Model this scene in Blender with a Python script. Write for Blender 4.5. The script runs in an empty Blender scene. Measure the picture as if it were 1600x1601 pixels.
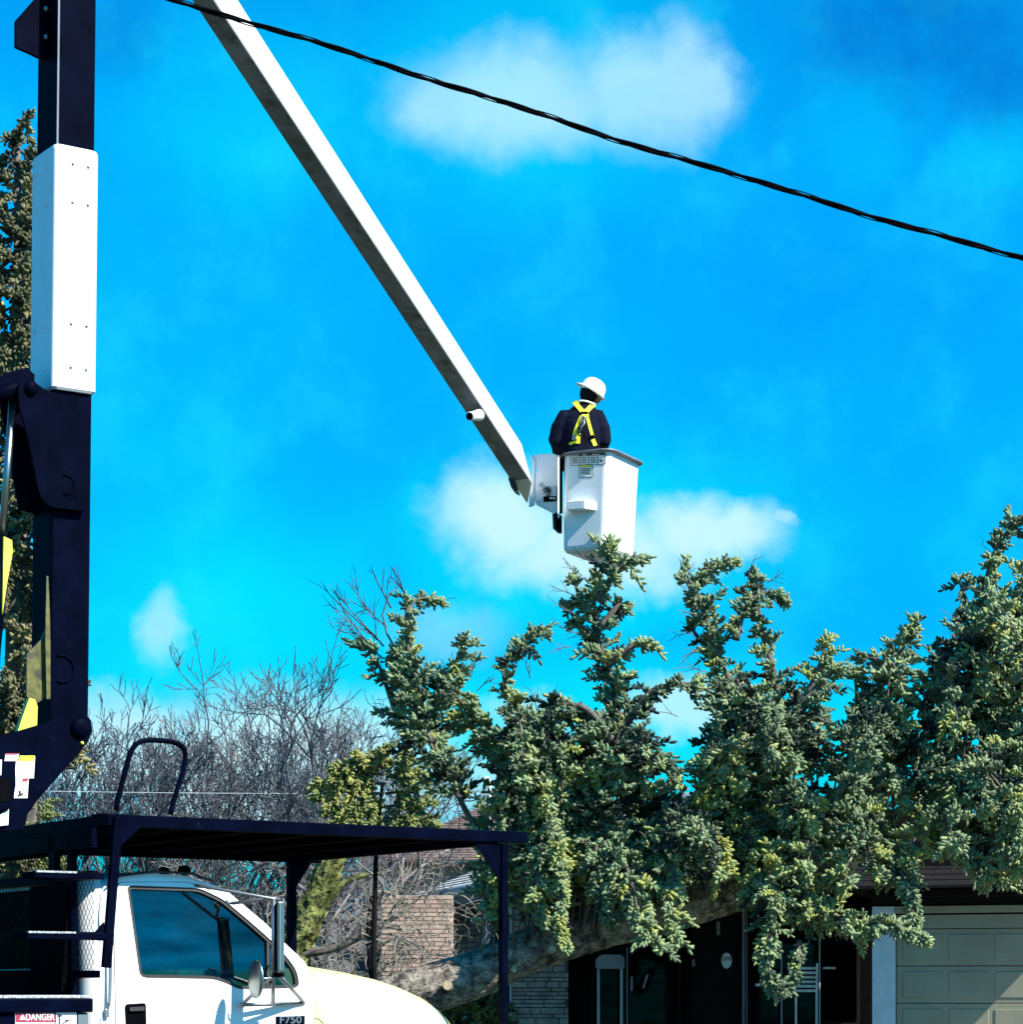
import bpy, math, random
import numpy as np
from mathutils import Vector, Matrix, noise as mnoise
random.seed(7); np.random.seed(7)
R = math.radians
scene = bpy.context.scene
col = scene.collection
# ------------------------------------------------------------------ camera
F = 3900.0          # focal length in photo pixels (1600 wide)
H = 1.65            # eye height
HZ = 1550.0         # horizon row
cam_d = bpy.data.cameras.new('camera'); cam = bpy.data.objects.new('camera', cam_d); col.objects.link(cam)
cam.location = (0, 0, H); cam.rotation_euler = (R(90), 0, 0)
cam_d.sensor_width = 36; cam_d.lens = 36*F/1600
cam_d.shift_y = (HZ-800)/1600; cam_d.clip_end = 5000; cam_d.clip_start = .1
scene.camera = cam
scene.view_settings.view_transform = 'Standard'; scene.view_settings.look = 'None'
scene.view_settings.exposure = 1.05; scene.view_settings.gamma = 1
scene.view_settings.use_curve_mapping = False
try:
    scene.cycles.max_bounces = 8; scene.cycles.transparent_max_bounces = 12
    scene.cycles.use_denoising = True
except Exception: pass
# ------------------------------------------------------------------ sun
SUN = Vector((.825, -.565, 0)).normalized()
EL = R(43)
sdir = Vector((SUN.x*math.cos(EL), SUN.y*math.cos(EL), math.sin(EL)))
sl = bpy.data.lights.new('sun', 'SUN'); so = bpy.data.objects.new('sun', sl); col.objects.link(so)
sl.energy = 5.0; sl.angle = R(.5); sl.color = (1, .95, .86)
so.rotation_euler = sdir.to_track_quat('Z', 'Y').to_euler(); so.location = (20, -20, 40)
# ------------------------------------------------------------------ world
world = bpy.data.worlds.new('World'); scene.world = world; world.use_nodes = True
wn = world.node_tree.nodes; wl = world.node_tree.links; wn.clear()
def WN(t, **k):
    n = wn.new(t)
    for a, b in k.items(): setattr(n, a, b)
    return n
def wm(op, a, b=None, c=None, clamp=False):
    n = WN('ShaderNodeMath', operation=op, use_clamp=clamp)
    for i, v in enumerate((a, b, c)):
        if v is None: continue
        if isinstance(v, (int, float)): n.inputs[i].default_value = v
        else: wl.new(v, n.inputs[i])
    return n.outputs[0]
def wmix(f, a, b, blend='MIX'):
    n = WN('ShaderNodeMix', data_type='RGBA', blend_type=blend)
    for s, v in ((n.inputs[0], f), (n.inputs[6], a), (n.inputs[7], b)):
        if isinstance(v, (int, float)): s.default_value = v
        elif isinstance(v, tuple): s.default_value = (*v, 1)
        else: wl.new(v, s)
    return n.outputs[2]
sky = WN('ShaderNodeTexSky', sky_type='NISHITA'); sky.sun_disc = False
sky.sun_elevation = EL; sky.sun_rotation = math.atan2(SUN.x, SUN.y)
sky.air_density = 1.0; sky.dust_density = .3; sky.ozone_density = 1.5
tc = WN('ShaderNodeTexCoord'); sep = WN('ShaderNodeSeparateXYZ'); wl.new(tc.outputs['Generated'], sep.inputs[0])
ysafe = wm('MAXIMUM', sep.outputs[1], .05)
u = wm('DIVIDE', sep.outputs[0], ysafe); v = wm('DIVIDE', sep.outputs[2], ysafe)
front = wm('MULTIPLY', sep.outputs[1], 6, clamp=True)
def wnoise(scale, detail=5, rough=.55, off=0):
    n = WN('ShaderNodeTexNoise'); n.inputs['Scale'].default_value = scale; n.inputs['Detail'].default_value = detail
    n.inputs['Roughness'].default_value = rough
    m = WN('ShaderNodeMapping'); m.inputs['Location'].default_value = (off, off*1.3, off*.7)
    wl.new(tc.outputs['Generated'], m.inputs[0]); wl.new(m.outputs[0], n.inputs['Vector'])
    return n
n1 = wnoise(22, 6, .6, 3.1); n2 = wnoise(9, 5, .5, 1.7); n3 = wnoise(70, 4, .6, 5.2)
s1 = WN('ShaderNodeSeparateColor'); wl.new(n1.outputs['Color'], s1.inputs[0])
uw = wm('ADD', u, wm('MULTIPLY', wm('SUBTRACT', s1.outputs[0], .5), .035))
vw = wm('ADD', v, wm('MULTIPLY', wm('SUBTRACT', s1.outputs[1], .5), .03))
s3 = WN('ShaderNodeSeparateColor'); wl.new(n3.outputs['Color'], s3.inputs[0])
uw = wm('ADD', uw, wm('MULTIPLY', wm('SUBTRACT', s3.outputs[0], .5), .014)); vw = wm('ADD', vw, wm('MULTIPLY', wm('SUBTRACT', s3.outputs[1], .5), .014))
def blob(px, py, rx, ry):
    cx, cy = (px-800)/F, (HZ-py)/F
    a = wm('DIVIDE', wm('SUBTRACT', uw, cx), rx/F); b = wm('DIVIDE', wm('SUBTRACT', vw, cy), ry/F)
    d = wm('SQRT', wm('ADD', wm('MULTIPLY', a, a), wm('MULTIPLY', b, b)))
    return d
def soft(d, e0, e1):
    n = WN('ShaderNodeMapRange', interpolation_type='SMOOTHSTEP')
    wl.new(d, n.inputs[0]); n.inputs[1].default_value = e1; n.inputs[2].default_value = e0
    n.inputs[3].default_value = 0; n.inputs[4].default_value = 1
    return n.outputs[0]
def blobs(L, e0, e1):
    r = None
    for q in L:
        m = soft(blob(*q[:4]), e0, e1)
        if len(q) > 4: m = wm('MULTIPLY', m, q[4])
        r = m if r is None else wm('MAXIMUM', r, m)
    return wm('MULTIPLY', r, front)
CL = [(810,158,190,100,.66),(1000,150,140,105,.64),(1065,140,75,118,.64),(690,160,85,62,.6),(830,110,60,35,.6),
      (800,805,120,92,1.0),(930,865,185,70,.95),(1110,832,125,62,.98),(1228,815,26,15,.6),(268,968,48,62,.5),
      (700,980,110,50,.22),(430,1205,300,125,1.0),(190,1175,160,100,1.0),(1080,1110,110,50,.75),(830,1110,70,45,.6),(700,1240,200,60,.6)]
cloud = blobs(CL, .35, 1.3)
halo = blobs([(870,130,360,230),(930,850,400,190),(380,1000,420,220,.65),(1000,1150,900,160),(1330,200,130,120,.6),(1560,250,120,60,.6),(370,150,230,200,.8)], .3, 1.25)
dark = blobs([(1450,45,220,130),(1560,110,110,110),(1400,160,60,40,.6),(190,60,90,90,.55),(1350,480,260,150,.2)], .3, 1.2)
n3v = wm('MULTIPLY', wm('SUBTRACT', n2.outputs[0], .5), 1.6)
halo = wm('ADD', halo, wm('MULTIPLY', n3v, .95), clamp=True)
# sky light: the physical sky, its colour pushed to the deep cyan of the photograph
skc = wmix(1.0, sky.outputs[0], (.004, 1.13, 1.8), 'MULTIPLY')
elf = WN('ShaderNodeMapRange'); wl.new(sep.outputs[2], elf.inputs[0]); elf.inputs[1].default_value = 0; elf.inputs[2].default_value = .3; elf.inputs[3].default_value = .50; elf.inputs[4].default_value = 1.08
skc = wmix(1.0, skc, elf.outputs[0], 'MULTIPLY')
skc = wmix(halo, skc, wmix(1.0, skc, (1, 1.5, 1.06), 'MULTIPLY'))
skc = wmix(wm('MULTIPLY', dark, wm('MULTIPLY', wm('SUBTRACT', wm('ADD', n1.outputs[0], wm('MULTIPLY', n3.outputs[0], .3)), .42), 3.2, clamp=True), clamp=True), skc, wmix(1.0, skc, (1, .52, .74), 'MULTIPLY'))
gen = wm('MULTIPLY', soft(n2.outputs[0], .75, .55), wm('SUBTRACT', 1, front))
cloud = wm('MULTIPLY', cloud, wm('ADD', wm('MULTIPLY', s1.outputs[2], .5), .72), clamp=True)
wisp = wm('MULTIPLY', soft(n1.outputs[0], .72, .45), .14)
skc = wmix(wisp, skc, (.3, 9.5, 9.6))
cl = wm('MAXIMUM', cloud, wm('MULTIPLY', gen, .2))
skc = wmix(cl, skc, (4.9, 7.9, 8.9))
bg = WN('ShaderNodeBackground'); bg.inputs[1].default_value = .0585
wl.new(skc, bg.inputs[0]); wo = WN('ShaderNodeOutputWorld'); wl.new(bg.outputs[0], wo.inputs[0])

# ------------------------------------------------------------------ helpers
def W(px, py, Y): return Vector(((px-800)/F*Y, Y, H+(HZ-py)/F*Y))
def tag(o, label=None, cat=None, group=None, kind=None):
    if label: o['label'] = label
    if cat: o['category'] = cat
    if group: o['group'] = group
    if kind: o['kind'] = kind
    return o
def empty(name, loc, label=None, cat=None, group=None):
    o = bpy.data.objects.new(name, None); col.objects.link(o); o.location = loc
    o.empty_display_size = .2
    return tag(o, label, cat, group)
def link(name, me, mat, parent=None, smooth=False, bevel=0, seg=2):
    o = bpy.data.objects.new(name, me); col.objects.link(o)
    if mat is not None and not me.materials: me.materials.append(mat)
    if parent is not None:
        o.parent = parent
        p = parent
        while p.parent is not None: p = p.parent
        if parent.parent is None and parent.type == 'EMPTY':
            o.matrix_parent_inverse = Matrix.Translation(-parent.location)
    if smooth:
        me.polygons.foreach_set('use_smooth', [True]*len(me.polygons))
    if bevel:
        m = o.modifiers.new('bevel', 'BEVEL'); m.width = bevel; m.segments = seg; m.limit_method = 'ANGLE'; m.angle_limit = R(35)
    return o
class MB:
    def __init__(s): s.v = []; s.f = []
    def add(s, vs, fs):
        k = len(s.v); s.v += [tuple(p) for p in vs]; s.f += [tuple(i+k for i in f) for f in fs]; return s
    def hexa(s, c):  # 4 bottom, 4 top
        return s.add(c, [(3,2,1,0),(4,5,6,7),(0,1,5,4),(1,2,6,5),(2,3,7,6),(3,0,4,7)])
    def box(s, lo, hi, fn=lambda *a: a):
        x0,y0,z0 = lo; x1,y1,z1 = hi
        return s.hexa([fn(*p) for p in ((x0,y0,z0),(x1,y0,z0),(x1,y1,z0),(x0,y1,z0),(x0,y0,z1),(x1,y0,z1),(x1,y1,z1),(x0,y1,z1))])
    def prism(s, poly, vec):
        n = len(poly); vec = Vector(vec)
        vs = [Vector(p) for p in poly]+[Vector(p)+vec for p in poly]
        return s.add(vs, [tuple(range(n))[::-1], tuple(range(n, 2*n))]+[(i,(i+1)%n,n+(i+1)%n,n+i) for i in range(n)])
    def tube(s, pts, rad, n=8, cap=True):
        pts = [Vector(p) for p in pts]
        if isinstance(rad, (int, float)): rad = [rad]*len(pts)
        k = len(s.v); prev = None; up = None
        for i, p in enumerate(pts):
            t = (pts[min(i+1, len(pts)-1)]-pts[max(i-1, 0)]).normalized()
            if up is None:
                up = t.orthogonal().normalized()
            else:
                up = (up - t*up.dot(t))
                up = up.normalized() if up.length > 1e-5 else t.orthogonal().normalized()
            b = t.cross(up)
            for j in range(n):
                a = 2*math.pi*j/n
                s.v.append(tuple(p+(up*math.cos(a)+b*math.sin(a))*rad[i]))
        for i in range(len(pts)-1):
            for j in range(n):
                a = k+i*n+j; b2 = k+i*n+(j+1)%n
                s.f.append((a, b2, b2+n, a+n))
        if cap:
            s.f.append(tuple(k+j for j in range(n))[::-1]); s.f.append(tuple(k+(len(pts)-1)*n+j for j in range(n)))
        return s
    def bar(s, a, b, w, h, up=(0,0,1)):
        a = Vector(a); b = Vector(b); t = (b-a).normalized(); up = Vector(up); x = t.cross(up)
        if x.length < 1e-4: x = t.orthogonal()
        x.normalize(); y = x.cross(t).normalized(); x *= w/2; y *= h/2
        return s.hexa([a-x-y, a+x-y, b+x-y, b-x-y, a-x+y, a+x+y, b+x+y, b-x+y])
    def loft(s, rings, cap=True, closed=True):
        k = len(s.v); n = len(rings[0])
        for r in rings: s.v += [tuple(p) for p in r]
        m = n if closed else n-1
        for i in range(len(rings)-1):
            for j in range(m):
                a = k+i*n+j; b = k+i*n+(j+1)%n
                s.f.append((a, b, b+n, a+n))
        if cap:
            s.f.append(tuple(k+j for j in range(n))[::-1]); s.f.append(tuple(k+(len(rings)-1)*n+j for j in range(n)))
        return s
    def ball(s, c, r, n=10, m=6, M=None):
        c = Vector(c); r = Vector(r) if not isinstance(r, (int, float)) else Vector((r,)*3); rings = []
        for i in range(m+1):
            a = math.pi*(i/m) if 0 < i < m else (math.pi*.01 if i == 0 else math.pi*.99)
            ring = []
            for j in range(n):
                b = 2*math.pi*j/n
                q = Vector((r.x*math.sin(a)*math.cos(b), r.y*math.sin(a)*math.sin(b), -r.z*math.cos(a)))
                if M is not None: q = M @ q
                ring.append(c+q)
            rings.append(ring)
        return s.loft(rings)
    def build(s, name, mat, parent=None, smooth=False, bevel=0, seg=2):
        me = bpy.data.meshes.new(name); me.from_pydata(s.v, [], s.f); me.update()
        return link(name, me, mat, parent, smooth, bevel, seg)
def curve_mesh(outer, holes, depth, fn):
    c = bpy.data.curves.new('c', 'CURVE'); c.dimensions = '2D'; c.fill_mode = 'BOTH'; c.extrude = depth/2
    for poly in [outer]+list(holes):
        sp = c.splines.new('POLY'); sp.points.add(len(poly)-1); sp.use_cyclic_u = True
        for i, (x, y) in enumerate(poly): sp.points[i].co = (x, y, 0, 1)
    o = bpy.data.objects.new('c', c); me = bpy.data.meshes.new_from_object(o)
    for vt in me.vertices: vt.co = fn(vt.co.x, vt.co.y, vt.co.z)
    bpy.data.objects.remove(o); bpy.data.curves.remove(c)
    me.update(); return me
def text_mesh(body, size, origin, xd, yd, mat, name, parent, extrude=.0008, squeeze=1.0, center=True):
    c = bpy.data.curves.new('t', 'FONT'); c.body = body; c.size = size; c.extrude = extrude
    c.offset = size*.012
    if center: c.align_x = 'CENTER'; c.align_y = 'CENTER'
    o = bpy.data.objects.new('t', c); me = bpy.data.meshes.new_from_object(o)
    xd = Vector(xd).normalized(); yd = Vector(yd).normalized(); zd = xd.cross(yd); O = Vector(origin)
    for vt in me.vertices: vt.co = O+xd*vt.co.x*squeeze+yd*vt.co.y+zd*vt.co.z
    bpy.data.objects.remove(o); bpy.data.curves.remove(c)
    return link(name, me, mat, parent)
def rounded(poly, r, n=4):
    out = []; N = len(poly)
    for i in range(N):
        p = Vector(poly[i]); a = Vector(poly[i-1])-p; b = Vector(poly[(i+1) % N])-p
        d = min(r, a.length*.45, b.length*.45)
        s = p+a.normalized()*d; e = p+b.normalized()*d
        for k in range(n+1):
            t = k/n; q = s*(1-t)**2+p*2*t*(1-t)+e*t*t; out.append((q.x, q.y))
    return out
def catmull(pts, n=6):
    P = [Vector(p) for p in pts]; P = [P[0]*2-P[1]]+P+[P[-1]*2-P[-2]]; out = []
    for i in range(1, len(P)-2):
        for k in range(n):
            t = k/n; a, b, c, d = P[i-1], P[i], P[i+1], P[i+2]
            out.append(.5*((2*b)+(c-a)*t+(2*a-5*b+4*c-d)*t*t+(3*b-a-3*c+d)*t**3))
    out.append(P[-2]); return out
# ------------------------------------------------------------------ materials
def mat(name, base, rough=.5, metal=0, var=.12, scale=6, bump=0, bscale=40, spec=.5, coat=0, base2=None, detail=5, dirt=None, dscale=3, dlo=.55, dhi=.7):
    m = bpy.data.materials.new(name); m.use_nodes = True; nt = m.node_tree; b = nt.nodes['Principled BSDF']
    b.inputs['Roughness'].default_value = rough; b.inputs['Metallic'].default_value = metal
    b.inputs['Specular IOR Level'].default_value = spec
    if coat: b.inputs['Coat Weight'].default_value = coat; b.inputs['Coat Roughness'].default_value = .05
    t = nt.nodes.new('ShaderNodeTexCoord'); n = nt.nodes.new('ShaderNodeTexNoise')
    n.inputs['Scale'].default_value = scale; n.inputs['Detail'].default_value = detail
    nt.links.new(t.outputs['Object'], n.inputs['Vector'])
    mx = nt.nodes.new('ShaderNodeMix'); mx.data_type = 'RGBA'
    c1 = tuple(min(1, x*(1-var)) for x in base); c2 = base2 or tuple(min(1, x*(1+var)) for x in base)
    mx.inputs[6].default_value = (*c1, 1); mx.inputs[7].default_value = (*c2, 1)
    mr = nt.nodes.new('ShaderNodeMapRange'); mr.inputs[1].default_value = .35; mr.inputs[2].default_value = .65
    nt.links.new(n.outputs[0], mr.inputs[0]); nt.links.new(mr.outputs[0], mx.inputs[0])
    out = mx.outputs[2]
    if dirt:
        n2 = nt.nodes.new('ShaderNodeTexNoise'); n2.inputs['Scale'].default_value = dscale; n2.inputs['Detail'].default_value = 8
        n2.inputs['Roughness'].default_value = .7
        nt.links.new(t.outputs['Object'], n2.inputs['Vector'])
        m2 = nt.nodes.new('ShaderNodeMapRange'); m2.inputs[1].default_value = dlo; m2.inputs[2].default_value = dhi
        nt.links.new(n2.outputs[0], m2.inputs[0])
        x2 = nt.nodes.new('ShaderNodeMix'); x2.data_type = 'RGBA'; nt.links.new(m2.outputs[0], x2.inputs[0])
        nt.links.new(out, x2.inputs[6]); x2.inputs[7].default_value = (*dirt, 1); out = x2.outputs[2]
    nt.links.new(out, b.inputs['Base Color'])
    if bump:
        n3 = nt.nodes.new('ShaderNodeTexNoise'); n3.inputs['Scale'].default_value = bscale; n3.inputs['Detail'].default_value = 6
        nt.links.new(t.outputs['Object'], n3.inputs['Vector'])
        bp = nt.nodes.new('ShaderNodeBump'); bp.inputs['Strength'].default_value = bump; bp.inputs['Distance'].default_value = .01
        nt.links.new(n3.outputs[0], bp.inputs['Height']); nt.links.new(bp.outputs[0], b.inputs['Normal'])
    return m
M = {}
M['white'] = mat('white_paint', (.80,.80,.78), .32, coat=.4, var=.02, dirt=(.6,.6,.55), dscale=2.5, dlo=.68, dhi=.85)
M['cream'] = mat('hood_paint', (.78,.78,.37), .3, coat=.4, var=.02)
M['fibre'] = mat('fibreglass_white', (.76,.78,.78), .38, var=.04, dirt=(.40,.41,.40), dscale=6, dlo=.62, dhi=.8)
M['boom'] = mat('boom_fibreglass', (.74,.74,.72), .42, var=.05, dirt=(.3,.29,.26), dscale=5, dlo=.6, dhi=.78, bump=.15, bscale=60)
M['black'] = mat('black_steel', (.0009,.002,.009), .5, var=.3, spec=.01, dirt=(.006,.010,.022), dscale=14, dlo=.62, dhi=.8, bump=.05, bscale=80)
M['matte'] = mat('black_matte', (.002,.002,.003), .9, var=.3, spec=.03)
M['lipsteel'] = mat('worn_edge', (.10,.13,.16), .5)
M['rubber'] = mat('rubber', (.02,.02,.02), .7)
M['chrome'] = mat('chrome', (.30,.33,.31), .32, metal=1, var=.1)
M['steel'] = mat('steel', (.30,.32,.33), .4, metal=.9, var=.1)
M['yellow'] = mat('yellow_fibreglass', (.62,.56,.06), .45, var=.15, dirt=(.12,.1,.03), dscale=12, dlo=.6, dhi=.75)
M['olive'] = mat('aged_yellow', (.09,.085,.01), .5, var=.4, scale=20, dirt=(.02,.02,.01), dscale=9, dlo=.5, dhi=.65)
M['grit'] = mat('step_grit', (.35,.38,.4), .8, var=.6, scale=90)
M['shade_grime'] = mat('shaded_grimy_fibreglass', (.17,.18,.21), .6, var=.3, scale=2.5, dirt=(.05,.048,.04), dscale=6, dlo=.5, dhi=.7)  # boom colour darkened to carry the underside's shade, with dirt on top
M['red'] = mat('sign_red', (.30,.03,.06), .5); M['swhite'] = mat('sign_white', (.78,.78,.72), .5)
M['syellow'] = mat('sign_yellow', (.65,.62,.03), .5); M['ink'] = mat('ink', (.02,.02,.03), .6)
M['sgrey'] = mat('sign_print', (.35,.38,.42), .6); M['cable'] = mat('cable_black', (.002,.002,.003), .8, spec=.05)
M['navy'] = mat('jacket_navy', (.0014,.003,.013), .9, var=.5, scale=9, bump=.6, bscale=14, spec=.15)
M['hat'] = mat('helmet_white', (.8,.8,.78), .3); M['skin'] = mat('skin', (.45,.24,.17), .5)
M['hair'] = mat('dark_knit', (.008,.008,.01), .95, spec=.1); M['hiviz'] = mat('harness_yellow', (.72,.68,.02), .6, dirt=(.05,.05,.02), dscale=40, dlo=.6, dhi=.7)
M['jean'] = mat('trousers', (.02,.03,.06), .9)
M['bark'] = mat('spruce_bark', (.09,.075,.065), .95, var=.4, scale=9, base2=(.34,.30,.245), bump=1.0, bscale=16, spec=.1, dirt=(.05,.04,.035), dscale=26, dlo=.54, dhi=.62)
M['limb'] = mat('spruce_limb', (.10,.085,.07), .9, var=.4, scale=10, bump=.5, bscale=40)
M['cut'] = mat('fresh_cut_wood', (.42,.33,.19), .8, var=.2, scale=20)
M['twig'] = mat('bare_twig', (.17,.15,.14), .9, var=.35, scale=3)
M['twigd'] = mat('bare_twig_dark', (.06,.07,.085), .9, var=.35, scale=3)
M['curly'] = mat('contorted_twig', (.17,.155,.13), .85, var=.4, scale=5)
M['moss'] = mat('mossy_bark', (.07,.085,.02), .95, var=.4, scale=5, base2=(.24,.26,.085), bump=1, bscale=10, spec=.1, dirt=(.02,.02,.015), dscale=13, dlo=.5, dhi=.58)
M['mortar'] = mat('mortar', (.50,.42,.36), .9, var=.1); 
M['stone'] = mat('ledge_stone', (.2,.19,.17), .9, var=.3, scale=4, bump=.6, bscale=20)
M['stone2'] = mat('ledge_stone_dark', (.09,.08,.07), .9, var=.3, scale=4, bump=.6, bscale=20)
M['roofb'] = mat('brown_shingle', (.17,.115,.10), .9, var=.25, scale=14, bump=.5, bscale=60)
M['roofd'] = mat('dark_shingle', (.012,.010,.010), .9, var=.25, scale=14, spec=.1)
M['roofg'] = mat('grey_shingle', (.50,.50,.48), .9, var=.25, scale=10, bump=.5, bscale=60)
M['gutter'] = mat('gutter_paint', (.50,.56,.58), .5, var=.08)
M['brown'] = mat('dark_brown_trim', (.009,.007,.007), .8, spec=.08, var=.2)
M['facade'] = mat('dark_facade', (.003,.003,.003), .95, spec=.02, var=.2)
M['garage'] = mat('garage_paint', (.26,.245,.165), .6, var=.08, scale=2, bump=.1, bscale=80, dirt=(.16,.15,.11), dscale=3, dlo=.62, dhi=.8)
M['siding'] = mat('blue_grey_board', (.17,.18,.21), .7, var=.15, scale=3)
M['lawn'] = mat('lawn', (.05,.065,.025), .95, var=.4, scale=2); M['asphalt'] = mat('asphalt', (.05,.05,.05), .9, var=.2, scale=8)
M['walk'] = mat('concrete', (.30,.29,.27), .9, var=.15, scale=4)
M['leafd'] = mat('hedge_leaf', (.035,.055,.012), .7, var=.5, scale=9, base2=(.10,.13,.03))
for i, c in enumerate([(.40,.285,.22),(.35,.24,.185),(.44,.315,.25)]): M['brick%d' % i] = mat('brick_%s' % 'abc'[i], c, .9, var=.12, scale=9, bump=.4, bscale=50)
def glass(name, tint, gl):
    m = bpy.data.materials.new(name); m.use_nodes = True; nt = m.node_tree; nt.nodes.clear()
    o = nt.nodes.new('ShaderNodeOutputMaterial'); a = nt.nodes.new('ShaderNodeBsdfTransparent'); g = nt.nodes.new('ShaderNodeBsdfGlossy')
    a.inputs[0].default_value = (*tint, 1); g.inputs['Roughness'].default_value = .03
    n = nt.nodes.new('ShaderNodeTexNoise'); n.inputs['Scale'].default_value = 3.5; n.inputs['Detail'].default_value = 6
    mp = nt.nodes.new('ShaderNodeMapping'); mp.inputs['Scale'].default_value = (.5, .5, 2.5); t = nt.nodes.new('ShaderNodeTexCoord')
    nt.links.new(t.outputs['Object'], mp.inputs[0]); nt.links.new(mp.outputs[0], n.inputs['Vector'])
    r = nt.nodes.new('ShaderNodeMapRange'); r.inputs[1].default_value = .3; r.inputs[2].default_value = .7
    r.inputs[3].default_value = gl*.5; r.inputs[4].default_value = gl*1.5
    nt.links.new(n.outputs[0], r.inputs[0])
    x = nt.nodes.new('ShaderNodeMixShader'); nt.links.new(r.outputs[0], x.inputs[0])
    nt.links.new(a.outputs[0], x.inputs[1]); nt.links.new(g.outputs[0], x.inputs[2]); nt.links.new(x.outputs[0], o.inputs[0])
    return m
M['glass'] = glass('tinted_glass', (.24,.36,.40), .10); M['glassd'] = glass('house_glass', (.02,.025,.03), .012)
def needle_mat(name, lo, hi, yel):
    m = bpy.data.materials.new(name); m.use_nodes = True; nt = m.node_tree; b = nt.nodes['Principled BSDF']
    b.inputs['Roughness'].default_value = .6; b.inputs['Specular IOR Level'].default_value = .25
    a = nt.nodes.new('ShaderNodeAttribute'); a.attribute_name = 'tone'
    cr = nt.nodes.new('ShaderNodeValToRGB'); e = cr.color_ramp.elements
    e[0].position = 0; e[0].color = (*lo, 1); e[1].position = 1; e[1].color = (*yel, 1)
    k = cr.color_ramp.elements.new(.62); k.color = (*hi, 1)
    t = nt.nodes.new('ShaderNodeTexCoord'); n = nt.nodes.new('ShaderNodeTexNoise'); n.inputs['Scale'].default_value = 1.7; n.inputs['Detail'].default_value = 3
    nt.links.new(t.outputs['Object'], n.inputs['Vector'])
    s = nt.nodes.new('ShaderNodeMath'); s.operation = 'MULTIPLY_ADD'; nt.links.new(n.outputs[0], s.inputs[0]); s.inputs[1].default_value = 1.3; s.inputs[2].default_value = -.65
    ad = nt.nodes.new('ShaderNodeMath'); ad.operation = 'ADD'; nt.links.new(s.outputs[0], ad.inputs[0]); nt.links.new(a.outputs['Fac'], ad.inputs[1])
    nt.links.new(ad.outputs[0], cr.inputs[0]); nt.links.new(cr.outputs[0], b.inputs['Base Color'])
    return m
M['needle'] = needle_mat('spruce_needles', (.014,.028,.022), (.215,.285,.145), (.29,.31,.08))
M['needle2'] = needle_mat('spruce_needles_dry', (.010,.013,.007), (.13,.135,.065), (.36,.29,.12))
M['needle3'] = needle_mat('cedar_needles', (.015,.028,.014), (.17,.21,.07), (.30,.30,.09))

# ------------------------------------------------------------------ ground
g = MB().add([(-900,-60,0),(900,-60,0),(900,2500,0),(-900,2500,0)], [(0,1,2,3)]).build('lawn_ground', M['lawn']); tag(g, kind='structure')
g = MB().box((-60,9,.0),(60,20,.004)).build('road', M['asphalt']); tag(g, kind='structure')
g = MB().box((-60,20,0),(60,20.2,.13)).build('kerb', M['walk']); tag(g, kind='structure')
g = MB().box((5.5,20.2,.002),(11,36,.008)).build('driveway', M['walk']); tag(g, kind='structure')

# ------------------------------------------------------------------ bucket truck frame
TH = R(34); FX, FY = math.cos(TH), math.sin(TH); AX, AY = -FY, FX
OX, OY = (165-800)/F*15.5, 15.5
Fv = Vector((FX, FY, 0)); Av = Vector((AX, AY, 0)); Zv = Vector((0,0,1))
def TW(t, a, z): return Vector((OX+FX*t+AX*a, OY+FY*t+AY*a, z))
def tp(px, py, a=0.0):
    k = (px-800)/F; Xb = OX+AX*a; Yb = OY+AY*a
    t = (k*Yb-Xb)/(FX-k*FY); return t, H+(HZ-py)/F*(Yb+FY*t)
def bp(px, py, t=0.0):
    k = (px-800)/F; Xb = OX+FX*t; Yb = OY+FY*t
    a = (k*Yb-Xb)/(AX-k*AY); return a, H+(HZ-py)/F*(Yb+AY*a)
def TP(px, py, a=0.0):
    t, z = tp(px, py, a); return TW(t, a, z)
def BP(px, py, t=0.0):
    a, z = bp(px, py, t); return TW(t, a, z)
truck = empty('bucket_truck', TW(1, 1, 0), 'white and black bucket truck with its boom raised over the fallen spruce', 'truck')
CW = 2.0
ZB = 1.78
def inset(z): return .09*max(0, min(1, (z-ZB)/.65))**1.3
def sidefn(a0, sgn):
    def fn(x, y, z): return TW(x, a0+sgn*(inset(y)+(z)), y)
    return fn
P2 = lambda L, a=0: [tp(x, y, a) for x, y in L]
cab_out = rounded(P2([(158,1690),(158,1430),(166,1384),(196,1369),(245,1364),(300,1368),(357,1388),(420,1445),(444,1472),(478,1505),(488,1540),(489,1690)]), .04, 3)
door_o = rounded(P2([(180,1690),(179,1420),(190,1377),(300,1377),(350,1395),(415,1453),(450,1487),(471,1517),(481,1545),(484,1690)]), .03, 3)
door_i = rounded(P2([(181.5,1690),(180.5,1420),(191.5,1378.4),(300,1378.4),(349,1396.4),(414,1454.4),(449,1488),(470,1518),(479.5,1545),(482.5,1690)]), .03, 3)
win_main = P2([(204,1386),(212,1383),(318,1387),(354,1405),(390,1437),(420,1465),(445,1492),(462,1516),(467,1544),(372,1546),(357,1539),(333,1530),(216,1528)])
win_hole = rounded(win_main, .05, 3)
cx_ = sum(p[0] for p in win_main)/len(win_main); cz_ = sum(p[1] for p in win_main)/len(win_main)
def shrink(poly, d):
    out = []; n = len(poly)
    for i in range(n):
        a, p, b = Vector(poly[i-1]), Vector(poly[i]), Vector(poly[(i+1) % n])
        e = (b-a)
        nrm = Vector((-e.y, e.x)); nrm = nrm.normalized() if nrm.length > 1e-6 else Vector((0,0))
        c = Vector((cx_, cz_))-p
        if nrm.dot(c) < 0: nrm = -nrm
        q = p+nrm*d; out.append((q.x, q.y))
    return out
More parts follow.
